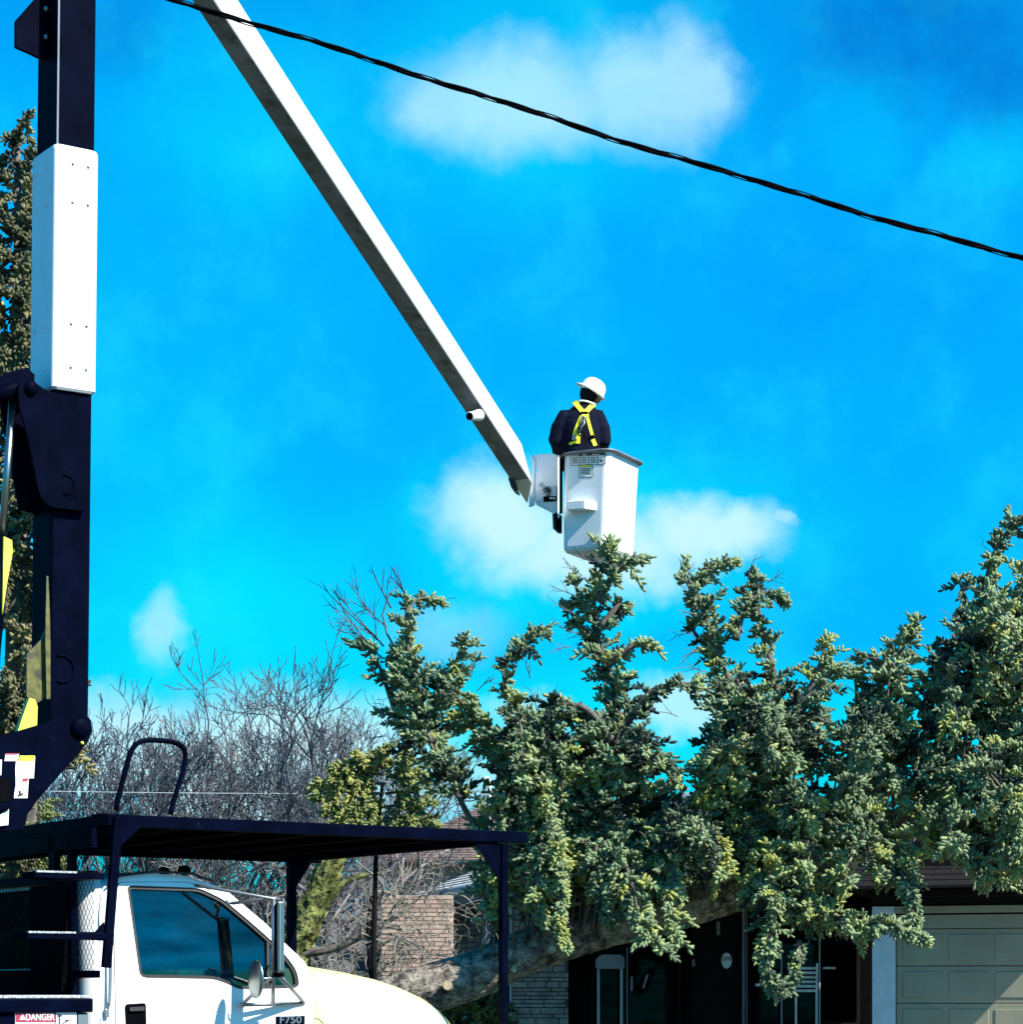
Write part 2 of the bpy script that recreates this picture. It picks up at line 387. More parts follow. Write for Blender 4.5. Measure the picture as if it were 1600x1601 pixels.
for k, (a0, sg) in enumerate(((0, 1), (CW, -1))):
    link('cab_side', curve_mesh(cab_out, [door_o], .03, sidefn(a0, sg)), M['white'], truck, bevel=.006)
    d = link('door', curve_mesh(door_i, [win_hole], .036, sidefn(a0-sg*.002, sg)), M['white'], truck, bevel=.005)
    link('window_seal', curve_mesh(win_hole, [shrink(win_hole, .022)], .03, sidefn(a0+sg*.004, sg)), M['rubber'], d)
    link('window_glass', curve_mesh(shrink(win_hole, .02), [], .006, sidefn(a0+sg*.014, sg)), M['glass'], d)
    b = MB(); p, q = tp(421, 1462), tp(418, 1545)
    b.bar(TW(p[0], a0+sg*(inset(p[1])+.004), p[1]), TW(q[0], a0+sg*.004, q[1]), .03, .02, up=Fv); b.build('window_bar', M['rubber'], d)
    if k == 0:
        # recessed black door handle
        h0 = rounded(P2([(194,1569),(226,1567),(227,1612),(195,1614)]), .02, 3)
        link('door_handle', curve_mesh(h0, [], .018, sidefn(-.012, 1)), M['matte'], d, bevel=.004)
        h1 = rounded(P2([(199,1574),(222,1572.5),(222,1579),(199,1580)]), .008, 2)
        link('handle_lever', curve_mesh(h1, [], .02, sidefn(-.03, 1)), M['rubber'], d, bevel=.004)
# rear corners, rear panel
for a0, sg in ((0, 1), (CW, -1)):
    b = MB(); rings = []
    for z in np.linspace(.95, 2.36, 12):
        ring = []
        for j in range(7):
            an = math.pi/2*j/6; r = .13
            ring.append(TW(r-r*math.cos(an)-.13, a0+sg*(inset(z)+r-r*math.sin(an)), z))
        for j in range(6, -1, -1):
            an = math.pi/2*j/6; r = .10
            ring.append(TW(.13-r*math.cos(an)-.13, a0+sg*(inset(z)+.13-r*math.sin(an)), z))
        rings.append(ring)
    b.loft(rings); b.build('cab_corner', M['white'], truck, smooth=True)
zr = 2.37
back = [(.13,.95),(CW-.13,.95),(CW-.22,zr),(.22,zr)]
bw = rounded([(.26,1.80),(CW-.26,1.80),(CW-.32,2.31),(.30,2.31)], .06, 4)
link('cab_back', curve_mesh(back, [bw], .03, lambda x, y, z: TW(-.13+.015+z, x, y)), M['white'], truck, bevel=.005)
link('rear_window', curve_mesh(bw, [], .008, lambda x, y, z: TW(-.118+z, x, y)), M['glassd'], truck)
# roof
rings = []
tl = tp(166, 1384)[0]; tr = tp(330, 1380)[0]
for i in range(15):
    f = i/14; t = tl-.06+(tr+.25-tl)*f
    zt = 2.365+.055*math.sin(math.pi*min(1, f*1.15))-.16*max(0, f-.72)**1.2
    ring = []
    for j in range(17):
        an = math.pi*j/16; ca = math.cos(an); sa = math.sin(an)
        ring.append(TW(t, CW/2-(CW/2-.07)*math.copysign(abs(ca)**.35, ca), zt-.09+.09*sa**.7))
    rings.append(ring)
MB().loft(rings).build('cab_roof', M['white'], truck, smooth=True)
# windscreen and cowl
w0, w1 = tp(345, 1392), tp(474, 1508)
MB().hexa([TW(w1[0], .1, w1[1]-.02), TW(w1[0], CW-.1, w1[1]-.02), TW(w1[0]-.01, CW-.1, w1[1]-.02), TW(w1[0]-.01, .1, w1[1]-.02),
           TW(w0[0], .16, w0[1]), TW(w0[0], CW-.16, w0[1]), TW(w0[0]-.01, CW-.16, w0[1]), TW(w0[0]-.01, .16, w0[1])]).build('windscreen', M['glass'], truck)
for a0, sg in ((0, 1), (CW, -1)): MB().bar(TW(w0[0]-.02, a0+sg*.1, w0[1]), TW(w1[0], a0+sg*.03, w1[1]), .06, .05).build('windscreen_pillar', M['white'], truck, bevel=.01)
# interior
MB().box((.05,.12,.95),(1.25,CW-.12,1.45),TW).build('bench_seat', M['matte'], truck, bevel=.04)
for a0 in (.45, 1.45):
    s = MB().box((.22,a0-.24,1.4),(.42,a0+.24,1.92),TW).build('seat_back', M['matte'], truck, bevel=.05)
    MB().box((.26,a0-.13,1.95),(.38,a0+.13,2.14),TW).build('headrest', M['matte'], s, bevel=.03)
MB().box((1.05,.14,1.3),(1.36,CW-.1,1.72),TW).build('dashboard', M['matte'], truck, bevel=.05)
c0 = TW(.92, 1.5, 1.78); ring = [c0+Av*.2*math.cos(a)+(Zv*.8-Fv*.0+Fv*.5).normalized()*.2*math.sin(a) for a in np.linspace(0, 2*math.pi, 25)]
MB().tube(ring, .014, 6, False).build('steering_wheel', M['matte'], truck, smooth=True)
# hood
top = [(470,1500),(500,1510),(540,1517),(580,1526),(615,1538),(645,1552),(668,1569),(684,1588),(692,1607),(695,1650)]
rings = []
tt = [tp(x, y, .45) for x, y in top]; tt[0] = (tp(488, 1500, 0)[0]-.02, tt[0][1])
for i, (t, z) in enumerate(tt):
    f = i/(len(tt)-1); hw = (CW/2-.01)*(1-.10*f**2.2); zlow = .85
    ring = []
    N = 28
    for j in range(N+1):
        an = math.pi*j/N; ca = math.cos(an); sa = math.sin(an)
        ring.append(TW(t+(.0 if i < len(tt)-2 else 0)-.10*abs(ca)**3*f, CW/2-hw*math.copysign(abs(ca)**.42, ca), zlow+(z-zlow)*sa**.42))
    rings.append(ring)
hood = MB().loft(rings).build('hood', M['cream'], truck, smooth=True)
ws, wz = tp(489, 1556)
b = MB(); arch = [TW(t, -.004, z) for t, z in P2([(490,1592),(497,1592),(503,1597),(508,1606)])]
b.tube(arch, .004, 5).build('fender_crease', M['rubber'], hood)
# grille, bumper, headlights (below the frame)
tf = tt[-1][0]
gr = MB().box((tf-.05,.35,.9),(tf+.05,CW-.35,1.38),TW).build('grille', M['matte'], truck, bevel=.02)
for k in range(5): MB().box((tf+.05,.4,.95+k*.08),(tf+.06,CW-.4,.985+k*.08),TW).build('grille_bar', M['chrome'], gr)
for a0 in (.18, CW-.34): MB().box((tf-.05,a0,1.0),(tf+.04,a0+.16,1.2),TW).build('headlight', M['glass'], truck, bevel=.02)
MB().box((tf+.02,-.1,.5),(tf+.2,CW+.1,.82),TW).build('front_bumper', M['black'], truck, bevel=.03)
MB().box((-5,.55,.7),(tf,1.45,.9),TW).build('chassis', M['matte'], truck)
for t0, a0 in ((1.75,.0),(1.75,CW-.28),(-3.4,-.1),(-3.4,CW-.2)):
    c = TW(t0, a0, .5)
    w = MB(); w.tube([c, c+Av*.03, c+Av*.27, c+Av*.3], [.44,.5,.5,.44], 28); tyre = w.build('wheel', M['rubber'], truck, smooth=True)
    MB().tube([c-Av*.012, c+Av*.1], [.27,.22], 20).build('rim', M['steel'], tyre)
# badge F750
b0 = TP(431, 1588, -.02); 
pl = MB(); corners = [TP(x, y, -.022) for x, y in ((431,1588),(477,1587),(477,1611),(431,1612))]; pl.prism(corners, Av*.02)
badge = pl.build('model_badge', M['black'], truck, bevel=.003)
cc = (corners[0]+corners[2])/2; tl_, zt_ = tp(454, 1599.5-5.5, -.024)
text_mesh('F750', .066, TW(tl_, -.0245, zt_), Fv, Zv, M['steel'], 'badge_letters', badge, .002, 1.28)
# roof marker lights, rain strip
for x, y, r in ((256,1361,.036),(288,1360,.042)):
    MB().ball(TP(x, y, .45), (r*1.05, r*1.05, r*.8), 14, 8).build('marker_light', M['matte'], truck, smooth=True)
b = MB(); b.tube([TP(x, y, .02) for x, y in ((168,1384),(185,1369),(240,1361.5),(300,1365),(330,1376))], .008, 6).build('rain_strip', M['rubber'], truck)
# small hinge/strap on the door's rear edge
b = MB(); b.bar(TP(173,1490,-.03), TP(171.5,1565,-.03), .022, .012, up=Av).bar(TP(171.5,1565,-.03), TP(167,1578,-.02), .022, .012, up=Av).bar(TP(167,1576,-.02), TP(167,1590,-.02), .03, .014, up=Av)
b.build('body_strap', M['steel'], truck, bevel=.004)

# ---- west coast mirror
mir = MB(); m0 = TP(434, 1408, -.33); m1 = TP(434, 1520, -.33)
mir.box((-.022,-.048,0),(.022,.048,1), lambda x, y, z: m1.lerp(m0, z)+Fv*x+Av*y)
mirror = mir.build('side_mirror', M['chrome'], truck, bevel=.012, seg=3)
for q in (-.01, .01): MB().box((q-.003,-.052,.04),(q+.003,-.0485,.96), lambda x, y, z: m1.lerp(m0, z)+Fv*x+Av*y).build('mirror_rib', M['steel'], mirror)
MB().box((-.0265,-.03,.04),(-.0225,-.015,.96), lambda x, y, z: m1.lerp(m0, z)+Fv*x+Av*y).build('mirror_rib', M['matte'], mirror)
MB().box((.0225,-.042,.03),(.026,.042,.97), lambda x, y, z: m1.lerp(m0, z)+Fv*x+Av*y).build('mirror_glass', M['chrome'], mirror)
def arm(pts, r, nm='mirror_arm', m='steel'): return MB().tube(pts, r, 8).build(nm, M[m], mirror, smooth=True)
arm([TP(305,1383,-.01), TP(318,1385,-.06), TP(425,1404,-.33), TP(438,1404,-.33)], .011)
arm([TP(355,1410,-.01), TP(366,1411,-.05), TP(425,1404,-.33)], .011)
MB().ball(TP(358,1408,-.02), .022, 10, 6).build('arm_bracket', M['white'], mirror, smooth=True)
arm([TP(428,1404,-.33), TP(426.5,1524,-.33)], .012); arm([TP(443,1404,-.33), TP(441,1522,-.33)], .009)
arm([TP(425,1523,-.33), TP(443,1523,-.33)], .016, m='matte')
arm([TP(427,1522,-.33), TP(427,1571,-.14)], .013); arm([TP(438,1525,-.33), TP(475,1566,-.02)], .012)
arm([TP(424,1527,-.33), TP(380,1568,-.1)], .012); arm([TP(378,1570,-.1), TP(475,1568,-.02)], .013)
arm([TP(378,1570,-.1), TP(382,1568,-.01)], .016)
MB().ball(TP(400,1530,-.3), (.022,.1,.122), 16, 10, Matrix.Rotation(TH, 3, 'Z')).build('convex_mirror', M['chrome'], mirror, smooth=True)
arm([TP(400,1530,-.3), TP(426,1528,-.33)], .007)
arm([TP(420,1508,-.33), TP(414,1522,-.3), TP(424,1536,-.3)], .006, m='matte')

# ---- cab guard (canopy over the cab)
guard = empty('cab_guard', TW(0, 1, 2.6)); guard.parent = truck; guard.matrix_parent_inverse = Matrix.Translation(-truck.location)
def gpart(mb, name, m='black', **k):
    o = mb.build(name, M[m], None, **k); o.parent = guard; o.matrix_parent_inverse = Matrix.Translation(-guard.location); return o
GA0, GA1 = -.30, 2.58
tg0, zg = tp(183, 1272, GA0); tg1, zg1 = tp(826, 1300, GA0)
zt = zg
gpart(MB().box((tg0,GA0,zt-.075),(tg1,GA0+.06,zt),TW), 'side_rail', bevel=.004)
gpart(MB().box((tg0,GA1-.06,zt-.09),(tg1,GA1,zt),TW), 'side_rail', bevel=.004)
gpart(MB().box((tg0-.06,GA0,zt-.07),(tg0-.002,GA1,zt-.001),TW), 'rear_beam', bevel=.004)
gpart(MB().box((tg0+.0,GA0+.07,zt-.21),(tg0+.05,GA1,zt-.08),TW), 'rear_beam', bevel=.004)
gpart(MB().box((tg1-.25,GA0+.07,zt-.09),(tg1-.19,GA1-.07,zt-.018),TW), 'front_beam', bevel=.004)
gpart(MB().box((tg0+.002,GA0+.062,zt-.014),(tg1-.003,GA1-.062,zt-.002),TW), 'roof_deck', 'matte')
for k in range(5):
    t = tg0+.5+k*.5; gpart(MB().box((t,GA0+.062,zt-.06),(t+.05,GA1-.062,zt-.016),TW), 'cross_rib', 'matte')
# posts
p0 = TP(184.5, 1290, GA0-.012); p1 = TP(166, 1512, GA0-.012)
gpart(MB().bar(p0+Zv*.05, p1, .055, .04, up=Av), 'rear_post', bevel=.004)
gpart(MB().prism([TP(x, y, GA0-.014) for x, y in ((189,1287),(226,1287),(188,1322))], Av*.012), 'gusset')
f0 = TP(790, 1301, GA0); f1 = TP(789, 1900, GA0)
gpart(MB().bar(TW(*tp(791,1318,GA0)[:1], GA0+.03, tp(791,1318,GA0)[1]), TW(tp(791,1318,GA0)[0], GA0+.03, .75), .05, .05, up=Fv), 'front_post', bevel=.004)
gpart(MB().prism([TP(x, y, GA0+.02) for x, y in ((744,1318),(786,1318),(786,1382))], Av*.012), 'gusset')
q0, qz = tp(456, 1342, GA1-.03)
gpart(MB().bar(TW(q0, GA1-.03, zt-.08), TW(q0, GA1-.03, .75), .062, .06, up=Fv), 'front_post', bevel=.004)
gpart(MB().prism([TP(x, y, GA1-.03) for x, y in ((460,1332),(497,1332),(460,1392))], Av*.012), 'gusset')
gpart(MB().bar(TW(tg0+.03, GA1-.03, zt-.1), TW(tg0+.03, GA1-.03, 1.8), .06, .06, up=Fv), 'rear_post')
# screen behind the cab: vertical bars, rails, diamond mesh
TS = -.17
for x0, x1 in ((77,93),(107,118)):
    a0, _ = bp((x0+x1)/2, 1340, TS); wd = (x1-x0)/3900*15.8/.62
    gpart(MB().box((TS-.02,a0-wd/2,1.55),(TS+.02,a0+wd/2,zt-.1),TW), 'screen_bar', bevel=.003)
al = GA0+.09
gpart(MB().box((TS-.02,al-.04,bp(160,1520,TS)[1]-.03),(TS+.02,GA1,bp(160,1520,TS)[1]+.015),TW), 'screen_rail')
gpart(MB().box((TS-.02,al,bp(130,1367,TS)[1]-.035),(TS+.02,GA1,bp(130,1367,TS)[1]+.02),TW), 'screen_rail')
gpart(MB().box((TS-.02,al,zt-.2),(TS+.02,GA1,zt-.08),TW), 'screen_rail')
b = MB(); zlo, zhi = bp(150,1520,TS)[1], zt-.1; hh = zhi-zlo; st = .052
def wire(a, z, c, d):
    # clip wire to the panel
    p, q = TW(TS, a, z), TW(TS, c, d)
    b.tube([p, q], .0022, 3, False)
k = al-hh
while k < GA1:
    for sgn in (1, -1):
        a0, a1 = (k, k+hh*.85) if sgn > 0 else (k+hh*.85, k)
        z0, z1 = zlo, zhi
        pts = []
        def cl(a0, z0, a1, z1):
            lo, hi = 0.0, 1.0
            da = a1-a0
            for lim, s in ((al, 1), (GA1, -1)):
                t = (lim-a0)/da
                if (da*s) > 0: lo = max(lo, t)
                else: hi = min(hi, t)
            return lo, hi
        lo, hi = cl(a0, z0, a1, z1)
        if hi > lo: wire(a0+(a1-a0)*lo, z0+(z1-z0)*lo, a0+(a1-a0)*hi, z0+(z1-z0)*hi)
    k += st
gpart(b, 'mesh_screen', 'black')
gpart(MB().box((TS-.03,.30,1.3),(TS+.015,2.3,1.79),TW), 'cab_back_shade_board', 'matte')  # added black board standing in for the shade on the cab's back
# dark ladder column and steps at the cab's rear corner
gpart(MB().box((TS-.08,bp(112,1450,TS)[0]-.02,1.5),(TS-.03,bp(64,1450,TS)[0],2.32),TW), 'ladder_back', 'matte', bevel=.01)
def step(x0, x1, y, a=-.34, d=.2):
    t0, z = tp(x0, y, a); t1, _ = tp(x1, y, a)
    s = gpart(MB().box((t0,a,z-.04),(t1,a+d,z),TW), 'ladder_step', 'black', bevel=.004)
    MB().box((t0+.01,a-.006,z-.006),(t0+(t1-t0)*.6,a+.03,z+.005),TW).build('step_grip', M['grit'], s)
    return t0, z
step(54,163,1361); step(42,168,1456)
b = MB(); b.prism([TP(x, y, -.33) for x, y in ((128,1456),(150,1456),(163,1441),(163,1470),(128,1468))], Av*.02); gpart(b, 'step_bracket')
# grab hoop
hp = [TP(x, y, -.1) for x, y in ((181,1266),(188,1235),(196,1205),(204,1178),(213,1163),(228,1157),(250,1157),(272,1160),(286,1168),(290,1182),(286,1205),(276,1238),(266,1272))]
gpart(MB().tube(catmull(hp, 5), .0165, 10), 'grab_hoop', smooth=True)
gpart(MB().box((tg0-.05,-.17,zt),(tg0+.13,-.03,zt+.012),TW), 'hoop_foot', bevel=.003)
gpart(MB().box((tp(255,1270,-.1)[0],-.15,zt),(tp(277,1270,-.1)[0],-.05,zt+.01),TW), 'hoop_foot')

# ---- toolbox with danger sign
TA = -.36
t1, zt1 = tp(146, 1560, TA); zl = tp(146, 1582, TA)[1]
tb = MB().box((t1-2.4,TA+.03,.8),(t1-.02,.55,zl),TW).build('toolbox', M['black'], truck, bevel=.01)
MB().box((t1-2.42,TA,zl+.002),(t1,.57,zt1),TW).build('toolbox_lid', M['black'], tb, bevel=.008)
MB().box((t1-2.41,TA+.01,zt1+.001),(t1-.01,TA+.28,zt1+.02),TW).build('walkway_grit', M['grit'], tb, bevel=.004)
def sign_plate(x0, x1, y0, y1, m, nm, a, parent, th=.003):
    ps = [TP(x, y, a) for x, y in ((x0,y0),(x1,y0),(x1,y1),(x0,y1))]
    return MB().prism(ps, Av*th).build(nm, M[m], parent)
sg = sign_plate(24,120,1580.5,1640,'swhite','danger_sign',TA+.022,tb,.006)
sign_plate(25,86.5,1581,1597,'red','sign_header',TA+.019,sg)
t_, z_ = tp(62.5, 1589.5, TA+.018)
text_mesh('DANGER', .056, TW(t_, TA+.0175, z_), Fv, Zv, M['swhite'], 'sign_letters', sg, .001, .82)
tri = [TP(x, y, TA+.0175) for x, y in ((30.5,1593),(40,1593),(35.3,1584.5))]; MB().prism(tri, Av*.001).build('warning_triangle', M['swhite'], sg)
sign_plate(87,87.8,1581,1640,'ink','sign_rule',TA+.0185,sg)
sign_plate(92,94,1584,1640,'ink','sign_rule',TA+.0185,sg); sign_plate(90,97,1586,1588,'ink','sign_rule',TA+.018,sg)
b = MB(); b.bar(TP(97,1600,TA+.0185), TP(110,1592.5,TA+.0185), .004, .004, up=Av); b.bar(TP(102,1594,TA+.0185), TP(106,1593.5,TA+.0185), .004,.004,up=Av); b.build('pictogram', M['ink'], sg)
MB().box((t1-.09,TA+.02,.9),(t1-.03,TA+.028,zl-.01),TW).build('box_edge_strip', M['steel'], tb)

# ---- lower boom (mast)
A0 = .35
def mt(z): # lean of the mast corner: t as a function of height
    tb0, zb0 = tp(78, 1130, A0); ta0, za0 = tp(90.5, 0, A0)
    return tb0+(ta0-tb0)*(z-zb0)/(za0-zb0)
LB = empty('lower_boom', TW(mt(3), A0, 2.9)); LB.parent = truck; LB.matrix_parent_inverse = Matrix.Translation(-truck.location)
def lpart(mb, name, m='black', **k):
    o = mb.build(name, M[m], None, **k) if isinstance(mb, MB) else link(name, mb, M[m], None, **k)
    o.parent = LB; o.matrix_parent_inverse = Matrix.Translation(-LB.location); return o
zbot = tp(100, 1140, A0)[1]; ztop = tp(100, -420, A0)[1]
def mf(x, y, z): return TW(mt(z)+x, A0+y, z)
lpart(MB().box((0,0,zbot),(.262,.31,ztop), mf), 'boom_tube', bevel=.012, seg=3)
lpart(MB().box((-.0,-.006,tp(90,235,A0)[1]),(.012,.0,ztop), mf), 'edge_trim', 'lipsteel')
# white insulator sleeve
zs0, zs1 = tp(75, 607, A0)[1], tp(83, 224, A0)[1]
ring_r = []
def rrect(x0, x1, y0, y1, r, n=5):
    out = []
    for cx, cy, s in ((x1-r, y0+r, -90), (x1-r, y1-r, 0), (x0+r, y1-r, 90), (x0+r, y0+r, 180)):
        for j in range(n+1):
            a = R(s+90*j/n); out.append((cx+r*math.cos(a), cy+r*math.sin(a)))
    return out
rings = []
for z, sc in ((zs0, .0), (zs0+.015, .012), (zs1-.03, .012), (zs1-.008, .006), (zs1, -.006)):
    rings.append([mf(x, y, z) for x, y in rrect(-.012-sc, .268+sc, -.02-sc, .325+sc, .03)])
slv = lpart(MB().loft(rings), 'insulator_sleeve', 'fibre')
for py in (262, 322, 512, 580):
    for x in (.10, .205):
        z = tp(110, py-4, A0)[1]; p = mf(x, -.033, z+ -.0)
        MB().ball(p, (.010,.010,.011), 8, 6).build('bolt', M['steel'], slv, smooth=True)
    for y in (.09, .25):
        z = tp(70, py-8, A0)[1]; p = mf(-.025, y, z)
        MB().ball(p, (.011,.011,.012), 8, 6).build('bolt', M['hat'], slv, smooth=True)
# side plates below the sleeve
pl_out = [(27,606),(30,596),(39,589),(50,591),(56,600),(72,611),(136,626),(136,799),(80,793),(66,783),(59,765),(45,690),(29,632)]
for aa in (A0-.045, A0+.235):
    lpart(curve_mesh(rounded([tp(x, y, A0-.045) for x, y in pl_out], .03, 4), [], .022, lambda x, y, z, aa=aa: TW(x, aa+z, y)), 'side_plate', bevel=.005)
def pin(px, py, a, r, ln, nm='pivot_pin'):
    c = TP(px, py, a)
    o = lpart(MB().tube([c-Av*ln, c-Av*(ln-.012), c+Av*.1], [r*.8, r, r], 18), nm, smooth=False); o.data.polygons.foreach_set('use_smooth',[True]*len(o.data.polygons)); return o
pin(47, 607, A0-.04, .042, .045); pin(122, 1137, A0-.05, .06, .06)
def arc_slot(px, py, rx, rz, a, nm='weld_ring'):
    pts = []
    t0, z0 = tp(px, py, a)
    for an in np.linspace(R(-110), R(110), 14): pts.append(TW(t0+rx*math.cos(an), a, z0+rz*math.sin(an)))
    lpart(MB().tube(pts, .008, 6), nm, smooth=True)
arc_slot(104, 757, .055, .06, A0-.058); arc_slot(96, 1045, .085, .085, A0-.004)
# front edge plate of the cylinder link, cross pin to the left
ln = MB(); c = TP(20, 618, A0+.05); ln.tube([TP(-30,625,A0+.05), TP(46,600,A0+.0)], [.05,.05], 14); lpart(ln, 'cross_pin', smooth=True)
lpart(MB().prism([TP(x, y, A0+.12) for x, y in ((-20,600),(8,583),(42,574),(54,585),(54,620),(30,640),(22,780),(28,800),(60,805),(60,600),(20,660),(-20,650))][:6], Av*.05), 'link_plate')
lpart(MB().prism([TP(x, y, A0+.16) for x, y in ((22,640),(45,640),(60,790),(45,800),(30,795),(20,740))], Av*.02), 'link_plate')
# top bracket
lpart(MB().prism([TP(x, y, A0+.15) for x, y in ((25,32),(62,-10),(80,-10),(80,92),(60,89),(48,83),(25,73))], Av*.03), 'elbow_bracket')
for py in (14, 58): lpart(MB().ball(TP(72,py,A0+.14), .02, 10, 6), 'bracket_bolt', 'steel', smooth=True)
# hydraulic cylinder
cy = empty('hydraulic_cylinder', TP(3, 838, A0+.05)); cy.parent = truck; cy.matrix_parent_inverse = Matrix.Translation(-truck.location)
def cpart(mb, nm, m, **k):
    o = mb.build(nm, M[m], None, **k); o.parent = cy; o.matrix_parent_inverse = Matrix.Translation(-cy.location); return o
cpart(MB().tube([TP(20,622,A0+.05), TP(3,842,A0+.05)], .024, 16), 'cylinder_rod', 'chrome', smooth=True)
cpart(MB().tube([TP(3,840,A0+.05), TP(2.8,842,A0+.05), TP(-14,1010,A0+.05), TP(-24,1150,A0+.05)], [.05,.062,.062,.062], 18), 'cylinder_barrel', 'black', smooth=True)
cpart(MB().prism([TP(x, y, A0-.03) for x, y in ((6,838),(19,844),(20,862),(12,906),(4,960))], Av*.02), 'barrel_guard', 'yellow')
# yellow leveling link low on the mast
lpart(MB().prism([TP(x, y, A0-.008) for x, y in ((73,900),(75.5,900),(78,960),(79,1010),(79,1092),(73,1092),(71,1000))], Av*.006), 'leveling_link', 'olive')
lpart(MB().prism([TP(x, y, A0-.03) for x, y in ((46,1090),(55,1093),(59,1104),(58,1133),(28,1142),(36,1118))], Av*.05), 'link_cap', 'yellow')
lpart(MB().prism([TP(x, y, A0+.03) for x, y in ((64,1000),(71,985),(71,1090),(56,1100),(42,1088),(42,1022))], Av*.02), 'link_housing', 'olive')
# knuckle / turret arm
kn = [(-60,1180),(0,1150),(60,1134),(92,1120),(112,1112),(130,1113),(141,1126),(143,1142),(136,1160),(112,1188),(84,1220),(56,1252),(42,1272),(36,1296),(-60,1300)]
ko = curve_mesh([tp(x, y, A0-.06) for x, y in kn], [], .03, lambda x, y, z: TW(x, A0-.06+z, y)); kno = link('turret_arm', ko, M['black'], truck, bevel=.006)
ko2 = curve_mesh([tp(x, y, A0-.06) for x, y in kn], [], .03, lambda x, y, z: TW(x, A0+.27+z, y)); link('turret_arm', ko2, M['black'], truck)
MB().ball(TP(128.5,1161,A0-.08), .012, 8, 6).build('grease_cap', M['yellow'], kno)
ap = A0-.078
def decal(x0, x1, y0, y1, m, nm='warning_decal', a=ap, th=.002, par=None): return MB().prism([TP(x, y, a) for x, y in ((x0,y0),(x1,y0),(x1-2,y1),(x0-2,y1))], Av*th).build(nm, M[m], par or kno)
d1 = decal(31,55,1182,1216,'swhite'); decal(31.3,54.6,1180.5,1189,'syellow','decal_band',ap-.002,.002,d1)
for k in range(6): decal(33.5,51,1193+k*3.3,1193.8+k*3.3,'sgrey','decal_line',ap-.001,.001,d1)
d2 = decal(9,30,1178,1189,'swhite'); decal(9,30,1177,1179,'red','decal_band',ap-.002,.002,d2)
d3 = decal(25,30,1189,1215,'swhite'); d4 = decal(24,45,1216,1247,'swhite'); decal(36,45,1216,1221,'red','decal_band',ap-.002,.002,d4)
MB().bar(TP(28,1243,ap-.001), TP(36,1240,ap-.001), .01, .01, up=Av).bar(TP(30.5,1235,ap-.001), TP(32,1243,ap-.001), .01, .01, up=Av).build('pictogram', M['ink'], d4)
# valve box in front of the turret arm, white tank corner
vb = MB().prism([TP(x, y, A0-.13) for x, y in rounded([(-30,1190),(24,1190),(25,1228),(18,1262),(-30,1272)], 4, 3)], Av*.05).build('valve_box', M['black'], truck, bevel=.008)
MB().prism([TP(x, y, A0-.135) for x, y in rounded([(-30,1216),(17,1216),(17,1252),(-30,1258)], 4, 3)], Av*.004).build('valve_door', M['matte'], vb)
MB().prism([TP(x, y, A0-.14) for x, y in ((-30,1187),(3,1187),(2,1211),(-30,1213))], Av*.004).build('valve_label', M['swhite'], vb)
MB().prism([TP(x, y, A0-.1) for x, y in ((-30,1294),(14,1264),(13,1289),(-30,1291))], Av*.02).build('tank_corner', M['white'], truck)
MB().box((-1.9,.2,.9),(-.75,1.4,2.85),TW).build('turret', M['black'], truck, bevel=.03)
MB().box((-5.2,-.1,.9),(-.55,2.3,1.25),TW).build('truck_bed', M['black'], truck, bevel=.02)

# ---- upper boom
def ub(f, g=None):  # f 0 at row 0, 1 at row 733 of the near lower edge
    inv = (1/20.2)*(1-f)+(1/26.0)*f; Mm = W(335+(818-335)*f, 733*f, 1/inv)
    uu = (W(818,733,26.0)-W(335,0,20.2)).normalized(); h = uu.cross(Zv).normalized(); v_ = uu.cross(h)
    if v_.z < 0: v_ = -v_
    return Mm-h*(.185+.025*f), Mm, Mm+v_*(.285-.055*f)
UB = empty('upper_boom', ub(1)[1]); UB.parent = truck; UB.matrix_parent_inverse = Matrix.Translation(-truck.location)
def upart(mb, name, m='boom', **k):
    o = mb.build(name, M[m], None, **k); o.parent = UB; o.matrix_parent_inverse = Matrix.Translation(-UB.location); return o
rings = []
for f in (-.38, 0, .25, .5, .75, 1.0):
    L, Mm, Rr = ub(f); rings.append([L, Mm, Rr, L+Rr-Mm])
# the lower end is cut back slantwise
L, Mm, Rr = ub(1.075)[0], ub(1.03)[1], ub(.985)[2]
rings[-1] = [L, Mm, Rr, L+Rr-Mm]
upart(MB().loft(rings), 'boom_tube', 'boom', bevel=.018, seg=3)
upart(MB().prism([W(x, y, 26.2) for x, y in ((795,745),(799,758),(806,768),(813,772),(806,752))], Vector((0,.1,0))), 'nose_guard', 'rubber')
# camera-like lens stub on the boom
upart(MB().loft([[q-(ub(0)[2]-ub(0)[1]).normalized()*.004 for q in (ub(f)[0]*.97+ub(f)[1]*.03, ub(f)[0]*.03+ub(f)[1]*.97)]+[q-(ub(0)[2]-ub(0)[1]).normalized()*.001 for q in (ub(f)[0]*.03+ub(f)[1]*.97, ub(f)[0]*.97+ub(f)[1]*.03)] for f in (-.38,.2,.6,1.02)]), 'underside_shade_panel', 'shade_grime')  # thin added panel: the boom's underside shade put into its colour, plus dirt
c = W(738,650,24.8); ax = Vector((-.35,-.9,-.25)).normalized()
upart(MB().tube([c-ax*-.06, c+ax*-.02, c-ax*.2], [.044,.044,.06], 20), 'boom_stub', 'fibre', smooth=False, bevel=.006)
c2 = c+ax*.0605; upart(MB().tube([c2, c2+ax*.004], [.036,.036], 20), 'stub_cap', 'matte')
# elbow hidden above the frame joins both booms
e0 = ub(-.38)[1]; e1 = mf(.13, .1, ztop-.05)
upart(MB().bar(e1-Vector((.2,0,.0)), e0+Vector((.1,.2,-.05)), .34, .4), 'boom_elbow', 'black', bevel=.03)

